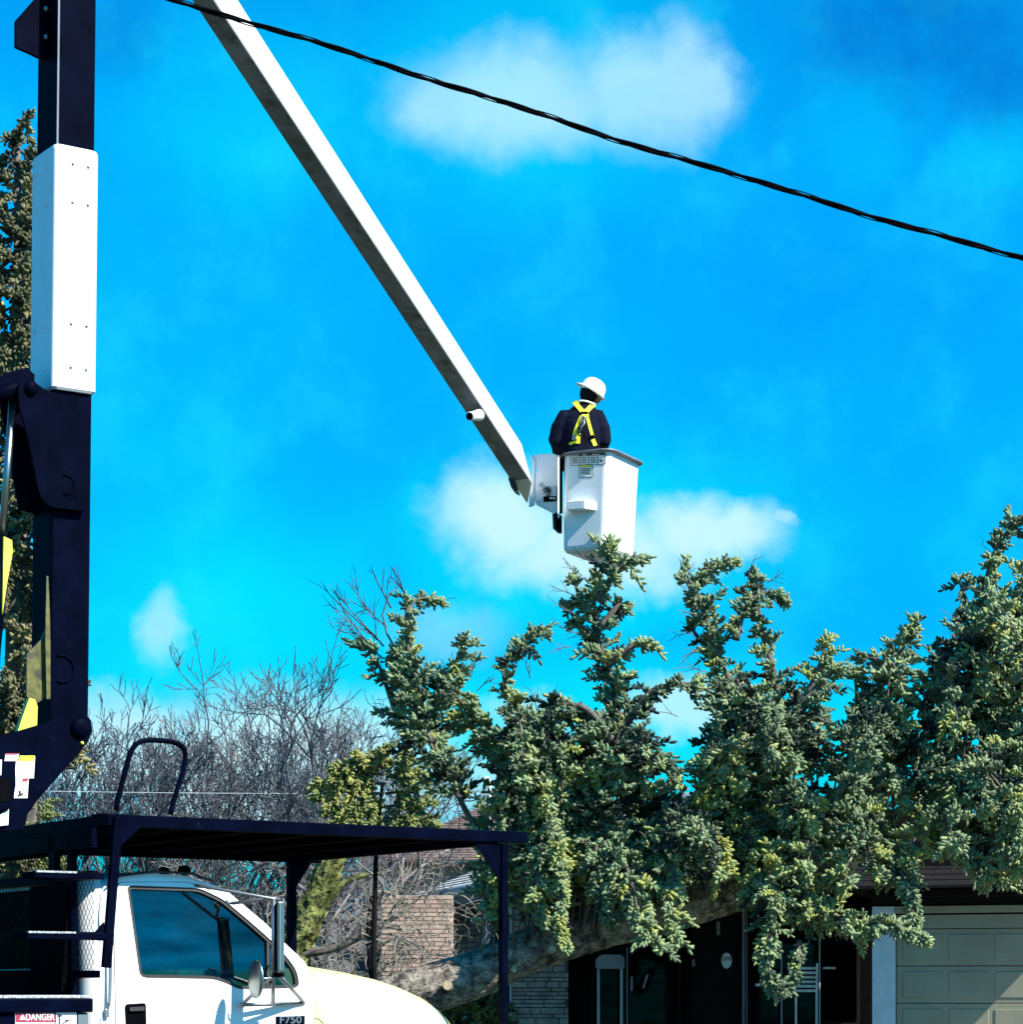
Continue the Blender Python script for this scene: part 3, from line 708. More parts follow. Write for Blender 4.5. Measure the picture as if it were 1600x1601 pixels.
# ------------------------------------------------------------------ bucket
e1v = Vector((-.891,.454,0)); e2v = Vector((.454,.891,0)); Cb = W(953, 700, 26.0); w1, w2 = .545, .80
zT, zBt = Cb.z-.02, W(0, 858, 26.0).z
cen = Vector((Cb.x, Cb.y, 0))+e1v*w1/2+e2v*w2/2
BK = empty('bucket', (cen.x, cen.y, zBt)); BK.parent = truck; BK.matrix_parent_inverse = Matrix.Translation(-truck.location)
def bpart(mb, name, m='fibre', **k):
    o = mb.build(name, M[m], None, **k) if isinstance(mb, MB) else link(name, mb, M[m], None, **k)
    o.parent = BK; o.matrix_parent_inverse = Matrix.Translation(-BK.location); return o
def BL(x, y, z):  # x along face1 (from centre), y along face2, z
    f = (zT-z)/(zT-zBt); s = 1-.065*f
    return Vector((cen.x-.035*f, cen.y, 0))+e1v*x*s+e2v*y*s+Zv*z
def bring(z, d=0, r=.075):
    return [BL(x, y, z) for x, y in rrect(-w1/2+d, w1/2-d, -w2/2+d, w2/2-d, max(.01, r-d), 6)]
rings = [bring(zT-.05, .03), bring(zBt+.05, .03), bring(zBt+.05, .2)][::-1]
outer = [bring(zBt, .06), bring(zBt+.012, .03), bring(zBt+.045, .004), bring(zBt+.07), bring(zT)]
inner = [bring(zT, .02), bring(zBt+.05, .025), bring(zBt+.05, .2, .21)]
shell = bpart(MB().loft(outer+inner), 'bucket_shell', 'fibre')
lip = [bring(zT-.012, -.004, .08), bring(zT-.010, -.05, .09), bring(zT+.012, -.055, .09), bring(zT+.018, -.03, .09), bring(zT+.018, .02, .06), bring(zT-.012, .02, .06)]
M['lip'] = mat('bucket_lip', (.13,.15,.18), .5, var=.2)
bpart(MB().loft(lip+[lip[0]], cap=False), 'bucket_lip', 'lip', smooth=True, bevel=0)
# step box on the near face (face at y=-w2/2, x from corner)
def face(px, py, out=0.0, back=0.0):
    # a point on the near face under photo pixel, pushed outwards
    n = Vector((e2v.x, e2v.y, 0))*-1
    z = H+(HZ-py)/F*26.1
    for _ in range(3):
        o = BL(0, -w2/2, z); o2 = Vector((o.x, o.y, 0))+e2v*back; k = (px-800)/F
        s = (k*o2.y-o2.x)/(e1v.x-k*e1v.y); P = o2+e1v*s; z = H+(HZ-py)/F*P.y
    return Vector((P.x, P.y, z))+n*out
sc = [face(894,784), face(921,785.5), face(921,799), face(894,799.5)]
n_ = -e2v
b = MB(); a4 = [face(892,783,.002), face(934,785,.002), face(934,798,.002), face(892,800,.002)]; o4 = [face(894,786,.12), face(922,784,.12), face(922,798,.12), face(894,800,.12)]
b.hexa([a4[3],a4[2],o4[2],o4[3],a4[0],a4[1],o4[1],o4[0]]); bpart(b, 'bucket_step', 'fibre', bevel=.008)
def bdec(x0, x1, y0, y1, m, nm, out, par=None, slope=-.03):
    s = slope
    ps = [face(x0, y0, out), face(x1, y0+s*(x1-x0), out), face(x1, y1+s*(x1-x0), out), face(x0, y1, out)]
    return bpart(MB().prism(ps, e2v*.001), nm, m) if par is None else MB().prism(ps, e2v*.001).build(nm, M[m], par)
for (x0, x1, y0, y1, hm) in ((893,906,710,727,'sgrey'),(907.5,920,709.5,726,'ink'),(921.5,934,709,725.5,'ink'),(935.5,946,708.3,725,'ink'),(906.5,926,727,745.5,'syellow')):
    bdec(x0-1, x1+1, y0-1, y1+1, 'ink', 'decal_border', .002)
    bdec(x0, x1, y0, y1, 'swhite', 'safety_decal', .0035)
    bdec(x0, x1, y0, y0+3.2, hm, 'decal_header', .005)
    if x0 == 935.5:
        bdec(938,943,719,721.5,'ink','decal_pictogram',.005); continue
    for k in range(4): bdec(x0+2, x1-2, y0+5.2+k*2.6, y0+6.4+k*2.6, 'ink', 'decal_line', .005)
bdec(911,918,710.3,711.6,'swhite','decal_line',.0065); bdec(926,938,709.8,711,'swhite','decal_line',.0065)
# mounting bracket between boom and bucket
D = 26.25
bpart(MB().prism([face(x, y, 0, .10) for x, y in ((831,709),(837,722),(836,742),(834.5,768),(835,789),(827,792),(829.5,752),(832,735))], e2v*.03), 'end_plate', 'fibre', bevel=.004)
def WD(x, y, d): return face(x, y, 0, .12+(d-D))
brk = [(833,712),(846,709),(874,709),(874,805),(868,803),(846,792),(838,788),(835,770),(836,748),(841,733)]
bo = bpart(MB().prism([WD(x, y, D) for x, y in rounded(brk, 4, 3)], Vector((0,.03,0))), 'mounting_bracket', 'fibre', bevel=.006)
for x, y, r in ((844.5,757,.024),(843,781.5,.022),(861.5,779,.016),(866.5,779,.016)):
    c = WD(x, y, D-.002); MB().tube([c, c-Vector((0,.03,0))], [r, r*.8], 12).build('bracket_bolt', M['hat'], bo)
MB().prism([WD(x, y, D-.012) for x, y in ((850,775.5),(870,774.5),(870,782.5),(850,784))], Vector((0,.01,0))).build('slot_plate', M['matte'], bo)
for k in range(7):
    x, y = 848+random.random()*12, 762+random.random()*10
    MB().tube(catmull([WD(x, y, D-.02), WD(x+3, y-3, D-.05), WD(x+6, y+2, D-.04), WD(x+2, y+4, D-.02)], 3), .006, 6).build('valve_hose', M['steel'] if k % 2 else M['rubber'], bo)
MB().prism([WD(x, y, D-.004) for x, y in ((863,760),(870,759.5),(870,776),(863,776))], Vector((0,-.04,0))).build('valve_block', M['gutter'], bo)
bpart(MB().prism([W(x, y, 26.2) for x, y in ((872.2,709),(875,709),(875,808),(872.2,808))], Vector((0,.12,0))), 'hinge_plate', 'hat')
bpart(MB().prism([W(x, y, 26.36) for x, y in ((873.5,700),(880,700),(880,800),(873.5,800))], Vector((0,.1,0))), 'rotator_column', 'matte')
bpart(MB().tube([W(867,803,26.3), W(868,825,26.3), W(876,832,26.3)], .022, 8), 'rotator_hose', 'rubber', smooth=True)
bpart(MB().prism([W(x, y, 26.28) for x, y in ((869,800),(879,806),(879,832),(872,828),(866,820))], Vector((0,.1,0))), 'rotator_base', 'matte')
bpart(MB().prism([W(x, y, 26.05) for x, y in ((867.5,700.5),(877,699.5),(877,706),(873,706))], Vector((0,.2,0))), 'lip_bracket', 'matte')

# ------------------------------------------------------------------ person in the bucket
PX, PY = (909-800)/F*26.35, 26.35
S = 26.35/F
def PL(px, dy, py): return Vector(((px-800)*S, PY+dy, H+(HZ-py)*S))
person = empty('person', (PX, PY, zBt+.06), 'person in navy jacket, white hard hat and yellow harness standing in the raised bucket', 'person')
def ellr(c, rx, ry, n=16, ex=2.3):
    out = []
    for j in range(n):
        a = 2*math.pi*j/n; ca, sa = math.cos(a), math.sin(a)
        out.append(c+Vector((rx*math.copysign(abs(ca)**(2/ex), ca), ry*math.copysign(abs(sa)**(2/ex), sa), 0)))
    return out
def remesh(o, vs, sm=6):
    m = o.modifiers.new('r', 'REMESH'); m.mode = 'VOXEL'; m.voxel_size = vs; m.use_smooth_shade = True
    s = o.modifiers.new('s', 'SMOOTH'); s.iterations = sm; s.factor = .5
body = MB()
body.ball(PL(924, .01, 613), (.078,.098,.118), 16, 12, Matrix.Rotation(R(28), 3, 'Y'))
body.ball(PL(934, .05, 620), (.05,.055,.06), 12, 8)      # jaw and chin turned to the right
body.ball(PL(942, .06, 616), (.014,.014,.016), 8, 6)      # nose
body.ball(PL(918, -.05, 622), (.012,.02,.03), 8, 6)
body.tube([PL(921, .02, 622), PL(915, .0, 640)], [.058,.068], 12)
body.loft([ellr(PL(910, 0, y), a, b2) for y, a, b2 in ((632,.08,.07),(645,.17,.10),(670,.17,.11),(700,.15,.10),(715,.165,.11),(730,.16,.12))])
for sx in (-1, 1):
    hip = PL(910+sx*13, 0, 725); knee = hip+Vector((sx*.01,.03,-.42)); an = knee+Vector((0,-.02,-.40)); an.z = zBt+.14
    body.tube([hip+Zv*.05, hip-Zv*.1, knee, an], [.095,.09,.062,.045], 12)
    body.tube([an+Vector((0,-.05,-.05)), an+Vector((0,.17,-.06))], [.05,.045], 10)
sh = {-1: (PL(886,0,651), PL(870,.0,688), PL(880,.22,716)), 1: (PL(932,0,651), PL(944,.02,688), PL(940,.27,702))}
for sx in (-1, 1):
    a, e, w = sh[sx]; body.tube([a, e, w], [.06,.045,.03], 12)
    hd = (w-e).normalized(); pc = w+hd*.05; body.ball(pc, (.038,.045,.02), 10, 8)
    for k in range(4):
        f0 = pc+Vector((-.027+.018*k,.03,.0)); L = (.07,.08,.075,.06)[k]
        body.tube([f0, f0+Vector((0,L*.45,.004)), f0+Vector((0,L*.7,-.022)), f0+Vector((0,L*.65,-.045))], [.009,.0085,.008,.007], 8)
    th = pc+Vector((-sx*.035,-.01,0)); body.tube([th, th+Vector((-sx*.02,.03,-.006)), th+Vector((-sx*.016,.055,-.022))], [.011,.010,.008], 8)
bo_ = body.build('body', M['skin'], person); remesh(bo_, .0085, 3)
jk = MB()
jk.loft([ellr(PL(x, 0, y), a, b2, 20) for x, y, a, b2 in ((908,735,.19,.14),(908,712,.20,.145),(908,695,.205,.145),(909,678,.215,.15),(909,662,.215,.15),(909,652,.20,.14),(911,644,.165,.12),(913,637,.12,.095),(915,631,.085,.078),(916,626,.07,.068))])
for sx in (-1, 1):
    a, e, w = sh[sx]
    jk.tube([a+Vector((-sx*.06,0,.0)), a, a.lerp(e,.5)+Vector((sx*.015,0,0)), e, e.lerp(w,.5), w.lerp(e,.08)], [.085,.098,.10,.085,.07,.056], 14)
jo = jk.build('jacket', M['navy'], person); remesh(jo, .013, 4)
tx_ = bpy.data.textures.new('folds', 'CLOUDS'); tx_.noise_scale = .11; tx_.noise_depth = 2
dm = jo.modifiers.new('d', 'DISPLACE'); dm.texture = tx_; dm.strength = .02; dm.mid_level = .5
tr_ = MB()
tr_.loft([ellr(PL(909, 0, y), a, b2) for y, a, b2 in ((726,.18,.135),(738,.185,.14),(752,.17,.14))])
for sx in (-1, 1):
    hip = PL(910+sx*13, 0, 735); knee = hip+Vector((sx*.01,.03,-.36)); tr_.tube([hip, knee, Vector((knee.x, knee.y-.02, zBt+.15))], [.105,.08,.075], 12)
to = tr_.build('trousers', M['jean'], person); remesh(to, .014, 3)
for sx in (-1, 1):
    f = Vector((PL(910+sx*13,0,735).x, PY+.0, zBt+.06))
    MB().box((-.05,-.12,0),(.05,.2,.1), lambda x, y, z: f+Vector((x, y, z-.005))).build('boot', M['matte'], person, bevel=.03)
# knit hood / hair, collar
MB().ball(PL(922, -.005, 613), (.098,.108,.125), 18, 12, Matrix.Rotation(R(25), 3, 'Y')).build('dark_hood', M['hair'], person, smooth=True)
MB().tube(catmull([PL(902,-.04,632), PL(908,-.085,629.5), PL(918,-.088,630.5), PL(928,-.06,633), PL(934,.0,632)], 4), .011, 8).build('collar', M['swhite'], person, smooth=True)
# hard hat, tilted to the right
up_ = Vector((.50,-.02,.86)).normalized(); rr_ = Vector((.86,.0,-.50)); ff_ = up_.cross(rr_).normalized(); rr_ = ff_.cross(up_)
Mh = Matrix((rr_, ff_, up_)).transposed(); hc = PL(925, 0, 612.5)
rings = []
for (r, z) in ((.150,-.006),(.158,.0),(.140,.012),(.130,.02),(.127,.05),(.117,.085),(.093,.12),(.055,.142),(.01,.15)):
    ring = []
    for j in range(28):
        a = 2*math.pi*j/28; ex = 1.0
        if z < .015: ex = 1+.16*max(0, -math.cos(a))**3
        rid = .006*math.exp(-(math.sin(a)/.22)**2) if z > .03 else 0
        ring.append(hc+Mh@Vector((r*ex*math.cos(a)*1.04, r*.93*math.sin(a), z+rid)))
    rings.append(ring)
hat = MB().loft(rings).build('hard_hat', M['hat'], person, smooth=True); hat.modifiers.new('es','EDGE_SPLIT').split_angle = R(50)
MB().bar(PL(911,-.112,608.5), PL(919,-.118,610), .014, .006, up=(0,1,0)).build('hat_buckle', M['gutter'], person)
# harness: webbing over the jacket's back
def backY(px, py):
    y = min(max(py, 630), 735)
    tab = ((735,.19,.14),(712,.20,.145),(695,.205,.145),(678,.225,.145),(662,.235,.14),(650,.225,.13),(641,.185,.11),(635,.125,.09),(630,.082,.075))
    for (y0,a0,b0),(y1,a1,b1) in zip(tab, tab[1:]):
        if y1 <= y <= y0:
            f = (y0-y)/(y0-y1); a = a0+(a1-a0)*f; b_ = b0+(b1-b0)*f; break
    x = (px-909)*S/a; return -b_*max(.2, 1-abs(min(.98, abs(x)))**2.3)**(1/2.3)-.006
def webbing(L, w, nm='harness_strap', m='hiviz', lift=.0):
    pts = []
    for (x0,y0),(x1,y1) in zip(L, L[1:]):
        for k in range(5): f = k/5; x, y = x0+(x1-x0)*f, y0+(y1-y0)*f; pts.append((x, y))
    pts.append(L[-1]); ra, rb = [], []
    mb = MB(); rings = []
    for i, (x, y) in enumerate(pts):
        a = pts[max(0, i-1)]; c = pts[min(len(pts)-1, i+1)]; d = Vector((c[0]-a[0], c[1]-a[1])).normalized(); n = Vector((-d.y, d.x))*w/2
        r = []
        for s_, dd in ((-1,0),(1,0),(1,-.005),(-1,-.005)):
            X, Y = x+n.x*s_, y+n.y*s_; r.append(PL(X, backY(X, Y)+dd-lift, Y))
        rings.append(r)
    return mb.loft(rings).build(nm, M[m], person)
webbing([(898,629),(904,639),(913,650)], 7.5); webbing([(929,633),(922,641),(914,650)], 7.5)
webbing([(908,650),(919,650)], 4, 'harness_ring', 'matte', .01)
webbing([(909,653),(918,653),(917,657)], 6, lift=.008)
webbing([(909,654),(903,668),(898,682),(896,692)], 4.6); webbing([(917,653),(921,668),(925,682),(926,686)], 5)
webbing([(904,682),(903,698)], 7); webbing([(926,690),(931,700)], 6.5); webbing([(890,698),(898,695.5),(905,694)], 4)
webbing([(924,685),(927,690)], 6.5, 'strap_buckle', 'matte', .006); webbing([(898,684),(896,692)], 4.6, 'strap_buckle', 'steel', .006)
def dpt(x, y, l=.02): return PL(x, backY(x, y)-l, y)
MB().tube(catmull([dpt(910,656), dpt(915,659,.03), dpt(911,664,.03), dpt(908,660), dpt(910,656)], 4), .006, 6).build('d_ring', M['steel'], person, smooth=True)
MB().tube(catmull([dpt(911,664), dpt(907,670,.04), dpt(908,677,.03), dpt(904,681,.04), dpt(906,688,.03)], 4), .010, 6).build('lanyard', M['rubber'], person, smooth=True)
MB().tube(catmull([dpt(912,659), dpt(913,668,.04), dpt(907,676,.05)], 4), .007, 6).build('lanyard_hook', M['steel'], person, smooth=True)

# ------------------------------------------------------------------ overhead cable
cps = [(-900,-330),(-300,-170),(150,-48),(270,0),(400,38),(560,86),(668,124),(760,150),(850,180),(945,212),(1035,240),(1150,272),(1255,305),(1380,343),(1500,376),(1600,403),(1720,438),(2000,508),(2500,606),(3300,700)]
cpath = catmull([W(x, y, 12.0-.0005*x) for x, y in cps], 14)
cab = empty('service_cable', cpath[0], 'black twisted overhead service cable crossing the sky above the bucket', 'cable')
for ph, rad, am in ((0,.0072,.007),(math.pi,.0068,.007),(math.pi/2,.003,.014)):
    pts = []; L = 0
    for i, p in enumerate(cpath):
        if i: L += (p-cpath[i-1]).length
        a = L*2*math.pi/.62+ph; pts.append(p+Vector((0, math.sin(a)*am, math.cos(a)*am)))
    MB().tube(pts, rad, 6).build('cable_strand', M['cable'], cab, smooth=True)
wt = MB().tube(catmull([W(60,1236,40), W(300,1239,40), W(560,1240,40), W(800,1241,40)], 6), .006, 4).build('thin_wire', M['gutter']); tag(wt, 'thin pale wire strung level in front of the bare trees', 'wire')

# ------------------------------------------------------------------ needles
def shoot_template(rs, n_needles=8):
    V, Fc = [], []
    n = 5; prof = ((0,.10),(.32,.205),(.80,.175))
    for z, r in prof:
        tw_ = rs.uniform(0, 1)
        for j in range(n): a = 2*math.pi*j/n+tw_*.3; q = r*rs.uniform(.85,1.15); V.append((q*math.cos(a), q*math.sin(a), z))
    for i in range(len(prof)-1):
        for j in range(n):
            a = i*n+j; b = i*n+(j+1) % n; Fc += [(a, b, b+n), (a, b+n, a+n)]
    V.append((0, 0, 1.0)); t = len(V)-1; Fc += [(10+j, 10+(j+1) % n, t) for j in range(n)]
    for k in range(n_needles):
        z = .02+.92*k/n_needles; a = k*2.4+rs.uniform(-.4,.4); L = rs.uniform(.20,.30)*(1-.3*z)
        d = np.array([math.cos(a), math.sin(a), 0]); s = np.array([-math.sin(a), math.cos(a), 0])*.045
        p = d*.13+np.array([0,0,z]); q = d*(.13+L*.75)+np.array([0,0,z+L*.85])
        i = len(V); V += [tuple(p-s), tuple(p+s), tuple(q)]; Fc.append((i, i+1, i+2))
    return np.array(V), np.array(Fc)
rs = np.random.RandomState(3)
SH = [shoot_template(rs) for _ in range(6)]
def frame_from(d, roll=0):
    d = d/np.linalg.norm(d); a = np.array([0,0,1.0]) if abs(d[2]) < .95 else np.array([1.0,0,0])
    x = np.cross(a, d); x /= np.linalg.norm(x); y = np.cross(d, x)
    c, s = math.cos(roll), math.sin(roll)
    return np.stack([x*c+y*s, -x*s+y*c, d], 1)
def spray_template(rs, cls):
    """twig along +x, unit length, shoots all round it; cls 0 short, 1 middle, 2 long"""
    nsh, L0, L1 = ((8,.42,.62),(12,.28,.42),(17,.19,.30))[cls]; nsh += rs.randint(3)
    droop = rs.uniform(0,.3)
    V, Fc = [], []; k = 0
    for i in range(nsh):
        f = .05+.9*(i/(nsh-1)); side = -1 if i % 2 else 1
        base = np.array([f*(1-.45*(cls == 0)), 0, -droop*f*f])
        if i == nsh-1: d = np.array([1, 0, -droop])
        else: d = np.array([.65+rs.uniform(-.35,.35), side*rs.uniform(.15,1.0), rs.uniform(-.6,1.0)])
        L = rs.uniform(L0, L1)*(1.1-.3*f)
        sv, sf = SH[rs.randint(len(SH))]
        Rm = frame_from(d, rs.uniform(0, 6.28)); bend = rs.uniform(-.25,.35)
        q = sv.copy(); q[:,0] += bend*q[:,2]**2
        V.append((q*L)@Rm.T+base); Fc.append(sf+k); k += len(sv)
    pts = [np.array([f, 0, -droop*f*f]) for f in (0,.33,.66,.95)]
    for p in pts:
        V.append(np.array([[p[0]*(1-.45*(cls == 0)), .016*math.cos(a), p[2]+.016*math.sin(a)] for a in (0,2.1,4.2)]))
    q = []
    for i in range(3):
        for j in range(3): a = k+i*3+j; b = k+i*3+(j+1) % 3; q += [(a, b, b+3), (a, b+3, a+3)]
    Fc.append(np.array(q))
    return np.concatenate(V), np.concatenate(Fc)
SPR = [[spray_template(rs, c) for _ in range(8)] for c in range(3)]
class Needles:
    def __init__(s): s.V = []; s.F = []; s.T = []; s.k = 0
    def add(s, p, d, size, tone, roll=None):
        v, f = random.choice(SPR[0 if size < .19 else 1 if size < .30 else 2])
        fr = frame_from(np.array(d), 0); z = fr[:, 2]
        up = np.array([0,0,1.0]); y = np.cross(up, z)
        if np.linalg.norm(y) < .15: y = np.array([1.0, random.uniform(-1,1), 0])
        y /= np.linalg.norm(y); u_ = np.cross(z, y)
        a = random.gauss(0,.7) if roll is None else roll; c, sn = math.cos(a), math.sin(a)
        y2 = y*c+u_*sn; u2 = -y*sn+u_*c
        B = np.stack([z, y2, u2], 1)
        s.V.append((v*size)@B.T+np.array(p)); s.F.append(f+s.k); s.k += len(v)
        s.T.append(np.full(len(f), tone, dtype=np.float32))
    def build(s, name, m, parent, kind='stuff'):
        if not s.V: return None
        V = np.concatenate(s.V).astype(np.float32); Fc = np.concatenate(s.F).astype(np.int32); T = np.concatenate(s.T)
        me = bpy.data.meshes.new(name); me.vertices.add(len(V)); me.vertices.foreach_set('co', V.ravel())
        me.loops.add(Fc.size); me.loops.foreach_set('vertex_index', Fc.ravel())
        me.polygons.add(len(Fc)); me.polygons.foreach_set('loop_start', np.arange(0, Fc.size, 3, dtype=np.int32))
        at = me.attributes.new('tone', 'FLOAT', 'FACE'); at.data.foreach_set('value', T)
        me.update(calc_edges=True)
        o = link(name, me, m, parent, smooth=True)
        if kind: o['kind'] = kind
        return o
TRI = [0]
def limb_obj(root, path, r0, r1, name='branch', m='limb'):
    n = len(path); return MB().tube(path, [r0+(r1-r0)*i/(n-1) for i in range(n)], 6).build(name, M[m], root, smooth=True)
def plume(root, path, rad, dens=26, tone=.45, size=(.15,.32), r0=.03, r1=.006, m='needle', bare=0.0, start=.0, droop=.45, fwd=.55, tonev=.22):
    """a foliated limb: path of 3D points, rad = list of plume radii along it"""
    P = catmull(path, 6); n = len(P); br = limb_obj(root, P, r0, r1)
    cum = [0]
    for i in range(1, n): cum.append(cum[-1]+(P[i]-P[i-1]).length)
    Lt = cum[-1]; N = Needles(); tw = MB()
    cnt = int(dens*Lt)
    for k in range(cnt):
        f = start+(1-start)*(k+random.random())/cnt; s = f*Lt
        i = max(j for j in range(n) if cum[j] <= s+1e-9); i = min(i, n-2)
        g = (s-cum[i])/max(1e-6, cum[i+1]-cum[i]); p = P[i].lerp(P[i+1], g); t = (P[i+1]-P[i]).normalized()
        ri = f*(len(rad)-1); j = min(int(ri), len(rad)-2); rr = rad[j]+(rad[j+1]-rad[j])*(ri-j)
        a = random.uniform(0, 2*math.pi); o1 = t.orthogonal().normalized(); o2 = t.cross(o1); o = o1*math.cos(a)+o2*math.sin(a)
        d = (o+t*fwd*random.uniform(.4,1.5)+Vector((0,0,-droop*random.uniform(.2,1.3)))).normalized()
        sz = min(random.uniform(*size), max(.15, rr*1.2)) if random.random() > .12 else random.uniform(.2, .3)
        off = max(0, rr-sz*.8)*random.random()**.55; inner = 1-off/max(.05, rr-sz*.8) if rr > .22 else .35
        base = p+d*off
        if off > .1: tw.tube([p, p+(base-p)*.5+Vector((0,0,.02)), base], [.006,.005,.004], 3, False)
        if random.random() < bare:
            q = base
            for _ in range(3):
                q2 = q+(d+Vector((random.uniform(-.5,.5), random.uniform(-.5,.5), random.uniform(-.3,.5)))).normalized()*sz*.4
                tw.tube([q, q2], [.004,.003], 3, False); q = q2
            continue
        N.add(base, d, sz, tone+.24-.55*inner+random.gauss(0, tonev))  # inner sprays toned darker: the crown's inner shade painted into the needles
    # terminal
    t = (P[-1]-P[-2]).normalized()
    for _ in range(3): N.add(P[-1]-t*.08, (t+Vector((random.uniform(-.3,.3), random.uniform(-.3,.3), random.uniform(-.2,.2)))).normalized(), random.uniform(.12,.2), tone+.2)
    TRI[0] += sum(len(x) for x in N.F)
    if tw.v: tw.build('twigs', M['limb'], br)['kind'] = 'stuff'
    N.build('needles', M[m], br)
    return br

# ------------------------------------------------------------------ fallen spruce
D0 = 26.0
fs = empty('fallen_spruce', W(640,1560,26), 'blue green spruce toppled across the front of the house, its boughs standing upright', 'tree')
tp_ = [(560,1592,.24),(650,1553,.235),(745,1522,.222),(830,1484,.21),(930,1452,.20),(1050,1418,.23),(1180,1378,.21),(1300,1325,.18),(1420,1280,.14),(1540,1225,.10),(1660,1170,.06)]
tpts = catmull([W(x, y, D0+.0008*(x-600)) for x, y, r in tp_], 22); rr0 = [q[2] for q in tp_]
rings = []
for i, p in enumerate(tpts):
    f = i/(len(tpts)-1)*(len(rr0)-1); j = min(int(f), len(rr0)-2); r = rr0[j]+(rr0[j+1]-rr0[j])*(f-j)
    t = (tpts[min(i+1, len(tpts)-1)]-tpts[max(0, i-1)]).normalized(); o1 = Vector((0,-1,0)); o2 = t.cross(o1).normalized(); ring = []
    for k in range(56):
        a = 2*math.pi*k/56; d = o1*math.cos(a)+o2*math.sin(a); q = p+d*r
        q2 = Vector((q.x*1.6, q.y*4, q.z*4))
        h = .7*abs(mnoise.noise(q2*3.0))+.4*abs(mnoise.noise(q2*7))+.5*mnoise.noise(q2*.9)
        ring.append(p+d*(r*(1+.20*h)))
    rings.append(ring)
trunk = MB().loft(rings).build('trunk', M['bark'], fs, smooth=False)
# bark scales standing proud of the trunk
bs = MB()
for _ in range(3200):
    i = random.randrange(4, 160)
    if i >= len(tpts)-2: continue
    p = tpts[i].lerp(tpts[i+1], random.random()); t = (tpts[i+1]-tpts[i]).normalized()
    f = i/(len(tpts)-1)*(len(rr0)-1); j = min(int(f), len(rr0)-2); r = rr0[j]+(rr0[j+1]-rr0[j])*(f-j)
    a = random.uniform(-2.0, 2.0); o1 = Vector((0,-1,0)); o2 = t.cross(o1).normalized(); d = o1*math.cos(a)+o2*math.sin(a); s = t.cross(d)
    c = p+d*(r*1.045); L = random.uniform(.03,.075); w = random.uniform(.012,.028); th = random.uniform(.006,.02)
    tl1 = random.uniform(-.4,.4); t2 = (t+s*tl1).normalized(); s2 = t2.cross(d)
    bs.hexa([c-t2*L-s2*w*.6, c+t2*L-s2*w, c+t2*L*.8+s2*w, c-t2*L*.9+s2*w*.8, c-t2*L*.8-s2*w*.5+d*th, c+t2*L*.8-s2*w*.8+d*th, c+t2*L*.6+s2*w*.8+d*th, c-t2*L*.7+s2*w*.6+d*th])
o = bs.build('bark_scales', M['bark'], trunk); o['kind'] = 'stuff'
for x, y, r in ((864,1484,.045),(1116,1380,.05),(1166,1386,.04),(805,1515,.035),(1120,1414,.03),(870,1452,.03),(700,1540,.05)):
    c = W(x, y, D0-.27); n = Vector((-.1+random.uniform(-.2,.2),-1,.1)).normalized()
    st = MB().tube([c-n*-.12*-1, c+n*.02], [r*1.15, r], 14).build('branch_stub', M['bark'], trunk)
    MB().tube([c+n*.0205, c+n*.024], [r*.93, r*.92], 14).build('cut_face', M['cut'], st)
def Pp(L, d=D0): return [W(q[0], q[1], d+(q[2] if len(q) > 2 else 0)) for q in L]
px = 1/150
